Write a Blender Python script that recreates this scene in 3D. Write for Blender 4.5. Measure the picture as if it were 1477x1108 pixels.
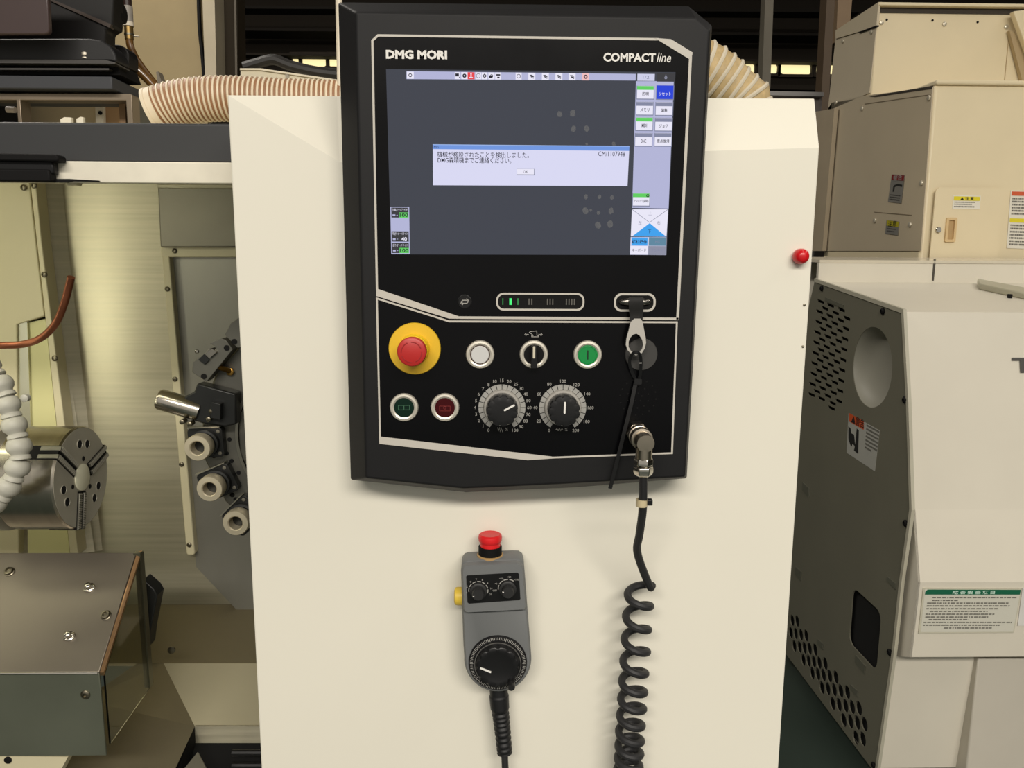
import bpy, bmesh, math, random
from mathutils import Vector, Matrix
random.seed(7)
for o in list(bpy.data.objects): bpy.data.objects.remove(o)
scene = bpy.context.scene
COL = scene.collection
PI = math.pi
V = Vector

# ------------------------------------------------------------ camera
FPX = 1109.0
CAM = V((0, 0, 1.55))
_d = V((-38.5, 6951, 1109)).normalized()
_r = V((54262, 120, 1109)); _r = (_r - _d * _r.dot(_d)).normalized()
_f = (-_d).cross(_r)
def ray(px, py):
    c = V(((px - 738.5) / FPX, (py - 554) / FPX, 1))
    return V((_r.dot(c), _f.dot(c), -_d.dot(c)))
cd = bpy.data.cameras.new('camera'); cam = bpy.data.objects.new('camera', cd); COL.objects.link(cam)
cd.sensor_fit = 'HORIZONTAL'; cd.sensor_width = 36.0; cd.lens = 36.0 * FPX / 1477.0
cd.clip_start = 0.02; cd.clip_end = 100
# camera axes in world: right = world vector of image x, up = minus image y, back = minus view
cr = V((_r.x, _f.x, -_d.x)); cu = -V((_r.y, _f.y, -_d.y)); cb = -V((_r.z, _f.z, -_d.z))
cam.matrix_world = Matrix(((cr.x, cu.x, cb.x, CAM.x), (cr.y, cu.y, cb.y, CAM.y), (cr.z, cu.z, cb.z, CAM.z), (0, 0, 0, 1)))
scene.camera = cam

# ------------------------------------------------------------ light and exposure
def lin(c):
    return tuple((x / 255 / 12.92) if x / 255 <= .04045 else ((x / 255 + .055) / 1.055) ** 2.4 for x in c)
scene.view_settings.view_transform = 'Standard'
scene.view_settings.look = 'None'
scene.view_settings.exposure = 0.0
scene.view_settings.gamma = 1.0
scene.view_settings.use_curve_mapping = False
w = bpy.data.worlds.new('hall_air'); scene.world = w; w.use_nodes = True
w.node_tree.nodes['Background'].inputs[0].default_value = (1.0, .95, .87, 1)
w.node_tree.nodes['Background'].inputs[1].default_value = 0.52
def area_light(name, loc, target, sx, sy, energy, color):
    l = bpy.data.lights.new(name, 'AREA'); l.shape = 'RECTANGLE'; l.size = sx; l.size_y = sy
    l.energy = energy; l.color = color
    o = bpy.data.objects.new(name, l); COL.objects.link(o); o.location = loc
    o.rotation_euler = (V(target) - V(loc)).to_track_quat('-Z', 'Y').to_euler()
    return o
WARM = (1.0, .935, .845)
area_light('hall_lamp_row', (0.5, -4.6, 4.9), (0.5, -3.6, 0), 7.0, 1.0, 640, WARM)
area_light('hall_lamp_row', (1.3, -1.0, 5.2), (1.3, -1.0, 0), 0.5, 5.0, 18, WARM)
area_light('hall_lamp_row', (4.4, 1.0, 5.2), (4.4, 1.0, 0), 0.5, 7.0, 90, WARM)
area_light('hall_lamp_row', (-2.6, 3.4, 5.2), (-2.6, 3.4, 0), 0.5, 5.0, 170, WARM)
area_light('chamber_lamp', (-.95, 1.09, 1.685), (-.90, 1.50, 1.1), 0.7, 0.06, 1.1, (1.0, .97, .72))
area_light('chamber_side_lamp', (-1.10, 1.04, 1.34), (-1.02, 1.6, 1.34), 0.07, 0.5, 0.8, (1.0, .97, .72))

# ------------------------------------------------------------ pixels to points on known planes
def U(px, py, Y): v = ray(px, py); return CAM + v * (Y / v.y)
def UX(px, py, X): v = ray(px, py); return CAM + v * (X / v.x)
def UZ(px, py, Z): v = ray(px, py); return CAM + v * ((Z - CAM.z) / v.z)
def UP(px, py, p0, n): v = ray(px, py); return CAM + v * ((p0 - CAM).dot(n) / v.dot(n))
def S(px, py, Y): return (U(px + 1, py, Y) - U(px, py, Y)).length

# ------------------------------------------------------------ materials
MATS = {}
def M(name, rgb, rough=.5, metal=0, var=.06, vscale=6, bump=0, bscale=200, emit=0, spec=.5, coat=0, stretch=None, aniso=0, alpha=1, trans=0, ecol=None, ior=1.45):
    if name in MATS: return MATS[name]
    m = bpy.data.materials.new(name); m.use_nodes = True; nt = m.node_tree; b = nt.nodes['Principled BSDF']
    c = lin(rgb)
    b.inputs['Base Color'].default_value = (*c, 1)
    b.inputs['Roughness'].default_value = rough; b.inputs['Metallic'].default_value = metal
    b.inputs['Specular IOR Level'].default_value = spec; b.inputs['Coat Weight'].default_value = coat
    b.inputs['IOR'].default_value = ior
    if aniso:
        b.inputs['Anisotropic'].default_value = aniso; b.inputs['Anisotropic Rotation'].default_value = .25
        tg = nt.nodes.new('ShaderNodeTangent'); tg.direction_type = 'RADIAL'; tg.axis = 'Z'; nt.links.new(tg.outputs[0], b.inputs['Tangent'])
    b.inputs['Alpha'].default_value = alpha; b.inputs['Transmission Weight'].default_value = trans
    if emit:
        b.inputs['Emission Color'].default_value = (*(lin(ecol) if ecol else c), 1); b.inputs['Emission Strength'].default_value = emit
    if var or bump:
        tc = nt.nodes.new('ShaderNodeTexCoord'); mp = nt.nodes.new('ShaderNodeMapping')
        nt.links.new(tc.outputs['Object'], mp.inputs[0])
        if stretch: mp.inputs['Scale'].default_value = stretch
    if var:
        n = nt.nodes.new('ShaderNodeTexNoise'); n.inputs['Scale'].default_value = vscale; n.inputs['Detail'].default_value = 5
        nt.links.new(mp.outputs[0], n.inputs[0])
        r = nt.nodes.new('ShaderNodeValToRGB')
        r.color_ramp.elements[0].color = (*[x * (1 - var) for x in c], 1); r.color_ramp.elements[0].position = .3
        r.color_ramp.elements[1].color = (*[min(1, x * (1 + var)) for x in c], 1); r.color_ramp.elements[1].position = .7
        nt.links.new(n.outputs['Fac'], r.inputs[0]); nt.links.new(r.outputs[0], b.inputs['Base Color'])
        q = nt.nodes.new('ShaderNodeMapRange'); q.inputs['To Min'].default_value = max(0, rough - var * .6); q.inputs['To Max'].default_value = min(1, rough + var * .6)
        nt.links.new(n.outputs['Fac'], q.inputs[0]); nt.links.new(q.outputs[0], b.inputs['Roughness'])
    if bump:
        n2 = nt.nodes.new('ShaderNodeTexNoise'); n2.inputs['Scale'].default_value = bscale; n2.inputs['Detail'].default_value = 3
        nt.links.new(mp.outputs[0], n2.inputs[0])
        bp = nt.nodes.new('ShaderNodeBump'); bp.inputs['Strength'].default_value = bump; bp.inputs['Distance'].default_value = .002
        nt.links.new(n2.outputs['Fac'], bp.inputs['Height']); nt.links.new(bp.outputs[0], b.inputs['Normal'])
    MATS[name] = m
    return m

# ------------------------------------------------------------ geometry: every maker returns (verts, faces)
def join(*gs):
    vs, fs = [], []
    for g in gs:
        k = len(vs); vs += list(g[0]); fs += [tuple(i + k for i in f) for f in g[1]]
    return vs, fs
def loft(*loops, cap0=True, cap1=True):
    n = len(loops[0]); vs = []; fs = []
    for l in loops: vs += [V(p) for p in l]
    for k in range(len(loops) - 1):
        for i in range(n):
            j = (i + 1) % n; fs.append((k * n + i, k * n + j, (k + 1) * n + j, (k + 1) * n + i))
    if cap0: fs.append(tuple(reversed(range(n))))
    if cap1: fs.append(tuple((len(loops) - 1) * n + i for i in range(n)))
    return vs, fs
def prism(pts, vec): return loft(pts, [V(p) + V(vec) for p in pts])
def ppx(pts, Y0, Y1): return prism([U(x, y, Y0) for x, y in pts], (0, Y1 - Y0, 0))
def box(x0, x1, y0, y1, z0, z1):
    return prism([(x0, y0, z0), (x1, y0, z0), (x1, y0, z1), (x0, y0, z1)], (0, y1 - y0, 0))
def face(*pts): return [V(p) for p in pts], [tuple(range(len(pts)))]
class Frame:
    def __init__(s, o, ex, ey): s.o = V(o); s.ex = V(ex).normalized(); s.ey = V(ey).normalized(); s.ez = s.ex.cross(s.ey)
    def __call__(s, u, v, w=0): return s.o + s.ex * u + s.ey * v + s.ez * w
    def inv(s, p): q = V(p) - s.o; return q.dot(s.ex), q.dot(s.ey)
def FY(px, py, Y): return Frame(U(px, py, Y), (1, 0, 0), (0, 0, 1))         # faces the viewer side (-Y)
def FXn(px, py, X): return Frame(UX(px, py, X), (0, -1, 0), (0, 0, 1))      # faces -X
def fbox(F, u0, u1, v0, v1, w0, w1):
    return loft([F(u0, v0, w0), F(u1, v0, w0), F(u1, v1, w0), F(u0, v1, w0)], [F(u0, v0, w1), F(u1, v0, w1), F(u1, v1, w1), F(u0, v1, w1)])
def fpoly(F, pts, w0, w1): return loft([F(u, v, w0) for u, v in pts], [F(u, v, w1) for u, v in pts])
def frev(F, prof, n=32, a0=0, cap0=False, cap1=True):
    loops = [[F(r * math.cos(a0 + 2 * PI * i / n), r * math.sin(a0 + 2 * PI * i / n), h) for i in range(n)] for r, h in prof]
    return loft(*loops, cap0=cap0, cap1=cap1)
def fring(F, r0, r1, w0, w1, n=32, a0=0, a1=2 * PI):
    full = abs(a1 - a0 - 2 * PI) < 1e-6
    k = n if full else n + 1
    vs = []; fs = []
    for i in range(k):
        a = a0 + (a1 - a0) * i / n; c, s = math.cos(a), math.sin(a)
        vs += [F(r0 * c, r0 * s, w0), F(r1 * c, r1 * s, w0), F(r1 * c, r1 * s, w1), F(r0 * c, r0 * s, w1)]
    for i in range(n):
        p = 4 * i; q = 4 * ((i + 1) % k)
        for e in range(4): fs.append((p + e, q + e, q + (e + 1) % 4, p + (e + 1) % 4))
    if not full: fs += [(0, 3, 2, 1)[::-1], (4 * n, 4 * n + 1, 4 * n + 2, 4 * n + 3)]
    return vs, fs
def tube(path, rad, n=10, cap=True, flat=None):
    path = [V(p) for p in path]; m = len(path); loops = []
    t0 = (path[1] - path[0]).normalized(); up = V((0, 0, 1)) if abs(t0.z) < .9 else V((1, 0, 0))
    nrm = (up - t0 * up.dot(t0)).normalized()
    for i, p in enumerate(path):
        t = (path[min(i + 1, m - 1)] - path[max(i - 1, 0)]).normalized()
        nrm = (nrm - t * nrm.dot(t)).normalized(); bn = t.cross(nrm)
        r = rad(i / (m - 1)) if callable(rad) else rad
        loops.append([p + (nrm * math.cos(2 * PI * k / n) + bn * math.sin(2 * PI * k / n)) * r for k in range(n)])
    return loft(*loops, cap0=cap, cap1=cap)
def smoothpath(pts, n=40):
    pts = [V(p) for p in pts]; P = [pts[0] * 2 - pts[1]] + pts + [pts[-1] * 2 - pts[-2]]; out = []
    seg = len(pts) - 1
    for i in range(n + 1):
        x = i / n * seg; k = min(int(x), seg - 1); t = x - k
        a, b, c, d = P[k], P[k + 1], P[k + 2], P[k + 3]
        out.append(.5 * (2 * b + (c - a) * t + (2 * a - 5 * b + 4 * c - d) * t * t + (3 * b - a - 3 * c + d) * t ** 3))
    return out
def rrect(w, h, r, n=6, cx=0, cy=0):
    out = []
    for sx, sy, a in ((1, 1, 0), (-1, 1, PI / 2), (-1, -1, PI), (1, -1, 3 * PI / 2)):
        for i in range(n + 1):
            t = a + PI / 2 * i / n; out.append((cx + sx * (w / 2 - r) + r * math.cos(t), cy + sy * (h / 2 - r) + r * math.sin(t)))
    return out
def circ(r, n=24, cx=0, cy=0, sx=1, sy=1): return [(cx + sx * r * math.cos(2 * PI * i / n), cy + sy * r * math.sin(2 * PI * i / n)) for i in range(n)]
def plate(F, loops, w0, w1):
    """flat plate with holes: 2D loops filled even-odd, from height w0 to w1 over frame F"""
    cu_ = bpy.data.curves.new('plate', 'CURVE'); cu_.dimensions = '2D'; cu_.fill_mode = 'BOTH'; cu_.extrude = abs(w1 - w0) / 2
    for lp in loops:
        s = cu_.splines.new('POLY'); s.points.add(len(lp) - 1); s.use_cyclic_u = True
        for i, (u, v) in enumerate(lp): s.points[i].co = (u, v, 0, 1)
    o = bpy.data.objects.new('plate', cu_); me = bpy.data.meshes.new_from_object(o)
    vs = [F(q.co.x, q.co.y, q.co.z + (w0 + w1) / 2) for q in me.vertices]; fs = [tuple(p.vertices) for p in me.polygons]
    bpy.data.objects.remove(o); bpy.data.curves.remove(cu_); bpy.data.meshes.remove(me)
    return vs, fs
def pxl(F, pts, fn): return [F.inv(fn(x, y)) for x, y in pts]
def text(F, body, w, h, th=.0002, bold=0, shear=0, z=0, keep=False, cu0=0, cv0=0):
    """lettering centred on F's origin, filling w x h (keep: only the height rules)"""
    c = bpy.data.curves.new('t', 'FONT'); c.body = body; c.size = 1; c.resolution_u = 2; c.offset = bold; c.shear = shear
    o = bpy.data.objects.new('t', c); me = bpy.data.meshes.new_from_object(o)
    if not me.vertices:
        return [], []
    xs = [q.co.x for q in me.vertices]; ys = [q.co.y for q in me.vertices]
    x0, x1, y0, y1 = min(xs), max(xs), min(ys), max(ys)
    sy = h / max(y1 - y0, 1e-6); sx = sy if keep else w / max(x1 - x0, 1e-6)
    vs = [F(cu0 + (q.co.x - (x0 + x1) / 2) * sx, cv0 + (q.co.y - (y0 + y1) / 2) * sy, z + th) for q in me.vertices]
    fs = [tuple(p.vertices) for p in me.polygons]
    bpy.data.objects.remove(o); bpy.data.curves.remove(c); bpy.data.meshes.remove(me)
    return vs, fs
def strip(pts, width, F, w0, w1, closed=False):
    """mitred band along 2D points in frame F"""
    n = len(pts); L = []; R = []
    for i in range(n):
        p = V(pts[i]); a = V(pts[(i - 1) % n]) if (closed or i) else None; b = V(pts[(i + 1) % n]) if (closed or i < n - 1) else None
        t1 = (p - a).normalized() if a is not None else None; t2 = (b - p).normalized() if b is not None else None
        if t1 is None: t1 = t2
        if t2 is None: t2 = t1
        n1 = V((-t1.y, t1.x)); n2 = V((-t2.y, t2.x)); m = (n1 + n2)
        m = m / max(m.dot(n1), .2) if m.length > 1e-6 else n1
        L.append(p + m * width / 2); R.append(p - m * width / 2)
    vs = []; fs = []
    for i in range(n):
        vs += [F(L[i].x, L[i].y, w0), F(R[i].x, R[i].y, w0), F(R[i].x, R[i].y, w1), F(L[i].x, L[i].y, w1)]
    for i in range(n if closed else n - 1):
        p = 4 * i; q = 4 * ((i + 1) % n)
        for e in range(4): fs.append((p + e, q + e, q + (e + 1) % 4, p + (e + 1) % 4))
    if not closed: fs += [(0, 1, 2, 3), (4 * n - 1, 4 * n - 2, 4 * n - 3, 4 * n - 4)]
    return vs, fs

# ------------------------------------------------------------ objects
def root_loc(o):
    while o.parent: o = o.parent
    return V(o.location)
def mk(name, geo, mat, parent=None, loc=None, smooth=True, bevel=0, segs=2, angle=35):
    """geo: (verts, faces) or a list of (geo, material) for one mesh with several materials"""
    parts = geo if isinstance(geo, list) else [(geo, mat)]
    org = root_loc(parent) if parent else (V(loc) if loc is not None else V((0, 0, 0)))
    me = bpy.data.meshes.new(name); vs, fs, mi = [], [], []
    mats = []
    for g, m in parts:
        if m not in mats: mats.append(m); me.materials.append(m)
        k = len(vs); vs += [V(p) - org for p in g[0]]; fs += [tuple(i + k for i in f) for f in g[1]]; mi += [mats.index(m)] * len(g[1])
    me.from_pydata(vs, [], fs); me.polygons.foreach_set('material_index', mi)
    bm = bmesh.new(); bm.from_mesh(me); bmesh.ops.recalc_face_normals(bm, faces=bm.faces); bm.to_mesh(me); bm.free()
    if smooth:
        me.shade_smooth(); me.set_sharp_from_angle(angle=math.radians(angle))
    o = bpy.data.objects.new(name, me); COL.objects.link(o)
    if parent: o.parent = parent
    else: o.location = org
    if bevel:
        b = o.modifiers.new('bevel', 'BEVEL'); b.width = bevel; b.segments = segs; b.limit_method = 'ANGLE'; b.angle_limit = math.radians(40)
    return o
def tag(o, label=None, cat=None, group=None, kind=None):
    if label: o['label'] = label
    if cat: o['category'] = cat
    if group: o['group'] = group
    if kind: o['kind'] = kind
    return o
def thing(name, loc, label, cat, group=None):
    o = bpy.data.objects.new(name, None); COL.objects.link(o); o.location = loc; o.empty_display_size = .05
    return tag(o, label, cat, group)
def struct(name, geo, mat, bevel=0): return tag(mk(name, geo, mat, bevel=bevel), kind='structure')
# ============================================================ shared materials
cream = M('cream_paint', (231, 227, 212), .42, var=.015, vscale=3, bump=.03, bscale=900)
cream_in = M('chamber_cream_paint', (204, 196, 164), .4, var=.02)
steel = M('brushed_steel', (180, 174, 152), .40, metal=.75, var=.10, vscale=3, bump=.04, bscale=12, stretch=(1, 1, 40), aniso=.9)
steel_dark = M('dull_steel', (128, 124, 112), .45, metal=.7, var=.10, vscale=7)
olive = M('oily_steel_sheet', (126, 118, 96), .38, metal=.6, var=.08, vscale=4)
charcoal = M('charcoal_paint', (50, 51, 52), .5, var=.03)
black = M('black_plastic', (20, 20, 21), .45, var=.05, spec=.3)
blackmat = M('matt_black', (13, 12, 12), .7, var=.05, spec=.25)
void = M('dark_void', (4, 4, 4), .9, var=0)
chrome = M('polished_steel', (196, 192, 182), .18, metal=1, var=.06, vscale=30)
nickel = M('nickel_plate', (176, 166, 150), .28, metal=1, var=.05)
silver = M('satin_aluminium', (198, 194, 186), .42, metal=.55, var=.03)
silverline = M('silver_trim_paint', (196, 191, 181), .5, var=.02)
white_p = M('white_print', (232, 230, 224), .6, var=0)
grey_p = M('grey_print', (168, 166, 160), .6, var=0)
screwm = M('screw_steel', (120, 114, 98), .35, metal=1, var=.08)
glossblack = M('gloss_black_film', (8, 8, 10), .22, var=.08, vscale=12, spec=.2)
pblack = M('panel_charcoal', (25, 25, 26), .55, var=.03, spec=.3, bump=.06, bscale=1500)

# ============================================================ the hall
floor_m = M('hall_floor_paint', (46, 56, 50), .45, var=.15, vscale=1.2)
wall_dark = M('hall_wall_dark', (38, 32, 24), .9, var=.15, vscale=1)
roof_m = M('hall_roof', (40, 34, 27), .9, var=.1)
struct('floor', box(-8, 8, -6, 11, -.1, 0), floor_m)
YB = 9.0
struct('wall_back', box(-8, 8, YB, YB + .2, 0, 6), wall_dark)
struct('wall_left', box(-8.2, -8, -6, 11, 0, 6), wall_dark)
struct('wall_right', box(8, 8.2, -6, 11, 0, 6), wall_dark)
struct('ceiling', box(-8.2, 8.2, -6, 11, 6, 6.2), roof_m)
pane_m = M('daylit_pane', (255, 240, 190), .4, var=0, emit=1.0, ecol=(255, 238, 176))
frame_m = M('window_frame', (58, 48, 36), .7)
wn = 0
for x0, x1, y0, y1 in ((423, 433, 81, 97), (436, 472, 81, 97), (475, 512, 81, 97), (1040, 1087, 93, 107), (1107, 1120, 94, 107), (1124, 1168, 94, 108), (1175, 1206, 94, 108)):
    wn += 1
    F = FY((x0 + x1) / 2, (y0 + y1) / 2, YB); s = S(x0, y0, YB); W = (x1 - x0) * s; H = (y1 - y0) * s
    fr = struct('window_%d' % wn, plate(F, [rrect(W + .06, H + .06, .02), rrect(W, H, .03)], 0, .05), frame_m)
    mk('pane', fbox(F, -W / 2, W / 2, -H / 2, H / 2, .004, .012), pane_m, fr)
# sill beams, girders and posts of the hall
beam_m = M('hall_beam', (44, 37, 28), .8)
tn = 0
def trim(pts, Y0, Y1, m):
    global tn; tn += 1
    return struct('trim_%d' % tn, ppx(pts, Y0, Y1), m)
trim([(330, 108), (1240, 124), (1240, 131), (330, 115)], 8.7, 8.9, beam_m)
trim([(330, 76), (1240, 87), (1240, 90), (330, 79)], 8.8, 8.95, beam_m)
trim([(330, 40), (1240, 48), (1240, 52), (330, 44)], 8.6, 8.9, M('hall_girder', (30, 25, 19), .9))
trim([(330, 8), (1240, 14), (1240, 18), (330, 12)], 8.4, 8.6, M('hall_girder2', (30, 26, 20), .9))
greypost = M('grey_post', (128, 122, 108), .6)
trim([(1106, -60), (1118, -60), (1111, 128), (1099, 128)], 6.0, 6.1, greypost)
trim([(1196, -60), (1208, -60), (1194, 170), (1183, 170)], 5.0, 5.1, M('brown_column', (92, 76, 58), .6))
trim([(1211, -60), (1234, -60), (1224, 60), (1206, 60)], 5.2, 5.35, M('tan_column', (150, 126, 98), .6))
trim([(290, -60), (308, -60), (313, 150), (297, 150)], 4.6, 4.75, M('pale_column', (196, 184, 158), .6))
trim([(312, -60), (336, -60), (341, 160), (316, 160)], 4.8, 5.0, M('dark_column', (62, 52, 36), .7))
trim([(337, -40), (340, -40), (343, 160), (340, 160)], 4.7, 4.72, M('grey_conduit', (96, 88, 74), .5))
tag(mk('partition_panel', join(ppx([(120, -60), (292, -60), (300, 200), (120, 200)], 4.9, 4.95)), M('partition_cream', (160, 143, 106), .65, var=.05)),
    'cream partition panel standing behind the amber hoses', 'partition')
tag(mk('wall_cable', tube(smoothpath([U(286, -20, 4.88), U(288, 40, 4.88), U(292, 80, 4.88), U(297, 140, 4.88)], 12), .012, 6), blackmat),
    'thin dark cable running down the cream partition', 'cable')
# bench behind the housing on the right
b = thing('work_bench', U(1150, 150, 4.2), 'pale grey steel bench behind the cream lathe column', 'bench')
gb = M('bench_grey', (150, 148, 146), .5)
mk('bench_top', ppx([(1095, 131), (1188, 133), (1188, 139), (1095, 137)], 4.2, 4.9), gb, b)
mk('bench_front', ppx([(1095, 139), (1186, 141), (1184, 170), (1095, 168)], 4.24, 4.27), M('bench_front_grey', (132, 124, 120), .6), b)
for px in (1098, 1180): 
    p = U(px, 160, 4.3); mk('leg', box(p.x - .03, p.x + .03, 4.3, 4.36, 0, p.z), gb, b)
# cream box with a black duct over it
b = thing('cable_box', (-.45, 1.85, 0), 'cream sheet metal box with a chamfered end behind the ribbed brown hose', 'box')
Yb = 1.75; pq = U(420, 120, Yb)
mk('cabinet', box(U(349, 120, Yb).x, U(494, 120, Yb).x, Yb + .01, 2.0, 0, pq.z - .02), M('box_cream', (214, 204, 178), .5), b)
mk('body', ppx([(347, 99), (375, 99), (495, 117), (495, 170), (347, 170)], Yb, 2.0), M('box_cream', (214, 204, 178), .5), b)
mk('lid', ppx([(346, 98.5), (376, 98.5), (495, 116), (495, 118.5), (375, 101), (346, 101)], Yb - .004, 2.01), M('box_lid', (222, 212, 188), .45), b)
mk('seam_tape', ppx([(411, 104), (416, 105), (418, 120), (413, 120)], Yb - .003, Yb), M('tape_grey', (160, 152, 136), .5), b)
tag(mk('black_duct', tube(smoothpath([U(352, 97, 1.86), U(372, 91, 1.86), U(395, 86, 1.86), U(420, 95, 1.86), U(460, 104, 1.86), U(520, 110, 1.88)], 30), .012, 10), M('duct_black', (34, 32, 30), .5)),
    'bent black duct lying over the cream box', 'duct')
tag(mk('white_pole', tube([U(488, -40, 1.2), V((U(491, 150, 1.2).x, 1.2, 1.716))], .005, 12), M('pole_white', (226, 216, 196), .4)),
    'slim white pole rising behind the black control panel', 'pole')
# ============================================================ lathe column (cream housing)
YH = .90
hs = thing('lathe_column', (0.03, YH, 0), 'cream sheet metal lathe column carrying the black control panel', 'machine housing')
A = U(328, 137, YH); C = U(1182, 213, YH); D = U(490, 234, YH); B = U(1175, 142, YH + .05); E_ = U(486, 138.5, YH + .05)
zb = 0.08
x0, x1 = A.x, C.x
yb = YH + .16
vs = [A, D, C, V((x1, YH, zb)), V((x0, YH, zb)), E_, B, V((x0, yb, A.z)), V((E_.x, yb, E_.z)), V((x1 - .004, yb, B.z)), V((x1, yb, C.z)), V((x1, yb, zb)), V((x0, yb, zb))]
fs = [(0, 1, 2, 3, 4), (0, 5, 1), (1, 5, 6, 2), (0, 7, 8, 5), (5, 8, 9, 6), (2, 6, 9, 10), (2, 10, 11, 3), (0, 4, 12, 7), (4, 3, 11, 12), (7, 12, 11, 10, 9, 8)]
mk('shell', (vs, fs), cream, hs, smooth=False, bevel=.0015, segs=2)
mk('plinth', box(x0 + .03, x1 - .03, YH + .02, yb - .02, 0, zb), blackmat, hs)
F = FY(1152, 370, YH); s = S(1152, 370, YH)
mk('red_dome_button', frev(F, [(9.6 * s, 0), (11.2 * s, .004), (11 * s, .009), (8.6 * s, .0135), (5 * s, .0155), (1.2 * s, .016)], 32), M('red_gloss', (205, 22, 30), .28, coat=.3, var=.02), hs)
for px, py in ((1160, 440), (1158, 500)):
    F = FY(px, py, YH); mk('screw', frev(F, [(.0016, 0), (.0014, .001), (.0005, .0013)], 10), screwm, hs)

# ============================================================ control panel
YP = .84
cp = thing('control_panel', U(750, 690, YH), 'black control panel with touchscreen, dials and push buttons on the cream column', 'control panel')
def P(x, y): return U(x, y, YP)
FP = FY(750, 400, YP)
def L(pts): return [FP.inv(P(x, y)) for x, y in pts]
front = [(513, 17.5), (1003, 26), (1024, 44), (988, 688), (800, 698.5), (668, 704.5), (528, 689.5)]
mid = [(488, 3.5), (993, 9), (1027, 37), (990.5, 690), (830, 703), (672, 710), (506, 692)]
fl = [P(*p) for p in front]; ml = [U(x, y, YP + .028) for x, y in mid]
bl = [p + V((0, YH - YP - .028, 0)) for p in ml]
mk('case', loft(fl, ml, bl), pblack, cp, smooth=False, bevel=.0022, segs=3)
film = [(540, 56), (547, 52.5), (966, 58.5), (994.5, 79), (970, 652), (786, 661), (549.5, 635)]
mk('front_film', fpoly(FP, L(film), -.001, .0006), glossblack, cp, smooth=False)
# silver trim lines
W0, W1 = .0004, .0011
q = S(750, 400, YP)
g = []
g.append(strip(L([(544, 418), (537.3, 59), (545.5, 51.5), (950, 57)]), 3.0 * q, FP, W0, W1))
g.append(fpoly(FP, L([(944, 55.3), (967.5, 57), (998.5, 76), (998, 80), (993.5, 85.5)]), W0, W1 + .0002))
g.append(strip(L([(995.8, 79), (977, 461)]), 4.0 * q, FP, W0, W1))
g.append(strip(L([(978.5, 460), (652, 458)]), 3.6 * q, FP, W0, W1))
g.append(fpoly(FP, L([(543, 416), (664, 457), (664, 459.6), (648, 459.6), (543, 427)]), W0, W1 + .0002))
g.append(strip(L([(548.5, 638), (543.8, 430.5), (648, 463.5), (976, 465), (969, 653.5), (790, 660.2)]), 2.6 * q, FP, W0, W1))
g.append(fpoly(FP, L([(547.5, 629.5), (796, 658.4), (796, 661.2), (761, 663.5), (547.5, 640)]), W0, W1 + .0002))
mk('silver_trim', join(*g), silverline, cp, smooth=False)
def txt_px(F0Y, body, x0, y0, x1, y1, bold=0, shear=0, z=0.0012, Y=YP):
    F = FY((x0 + x1) / 2, (y0 + y1) / 2, Y); s = S((x0 + x1) / 2, (y0 + y1) / 2, Y)
    return text(F, body, (x1 - x0) * s, (y1 - y0) * s, bold=bold, shear=shear, z=z)
mk('brand_lettering', txt_px(0, 'DMG MORI', 557, 73, 645, 85.5, bold=.05), white_p, cp, smooth=False)
mk('series_lettering', join(txt_px(0, 'COMPACT', 870, 77.3, 945.5, 89.5, bold=.035), txt_px(0, 'line', 947, 77, 967.5, 90, shear=.25)), white_p, cp, smooth=False)

# ---- touchscreen
def E(name, rgb, k=1.0): return M('lit_' + name, rgb, .35, var=0, emit=k, spec=.25) if False else M_lit(name, rgb, k)
def M_lit(name, rgb, k):
    n = 'lit_' + name
    if n in MATS: return MATS[n]
    m = M(n, (4, 4, 4), .16, var=0, emit=k, ecol=rgb, spec=.3)
    return m
scr_m = M('display_glass', (10, 11, 13), .12, var=0, emit=1, ecol=(60, 63, 73), spec=.4)
scr = mk('touchscreen', fpoly(FP, L([(557, 100), (974, 104.5), (961, 368), (564.5, 367)]), .0004, .0010), scr_m, cp, smooth=False)
ZS = .0011
def R(cx, cy, w, h, z=ZS):      # upright rectangle on the panel, centre and size in photo pixels
    F = FY(cx, cy, YP); s = S(cx, cy, YP)
    return face(F(-w * s / 2, -h * s / 2, z), F(w * s / 2, -h * s / 2, z), F(w * s / 2, h * s / 2, z), F(-w * s / 2, h * s / 2, z))
def Q(pts, z=ZS): return face(*[FP(u, v, z) for u, v in L(pts)])
def T(body, cx, cy, w, h, z=ZS, bold=0):
    F = FY(cx, cy, YP); s = S(cx, cy, YP)
    return text(F, body, w * s, h * s, th=.00005, z=z, bold=bold)
lil = E('lilac', (178, 180, 214)); lil2 = E('lilac_light', (205, 206, 232)); wht = E('white', (232, 230, 246)); dlg = E('dialog', (216, 216, 242))
blu = E('title_blue', (112, 150, 222)); grn = E('green', (96, 205, 96)); dblu = E('reset_blue', (38, 66, 214)); sky = E('sky', (62, 160, 236))
gry = E('slate', (130, 134, 160)); ink = E('ink', (34, 34, 46)); dk = E('dark', (58, 58, 62)); red = E('red', (232, 70, 74)); teal = E('teal', (94, 134, 158)); mid_g = E('midgrey', (140, 142, 162)); pinkw = E('pinkish', (240, 190, 190))
z1, z2, z3 = ZS + .0001, ZS + .0002, ZS + .0003
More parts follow.
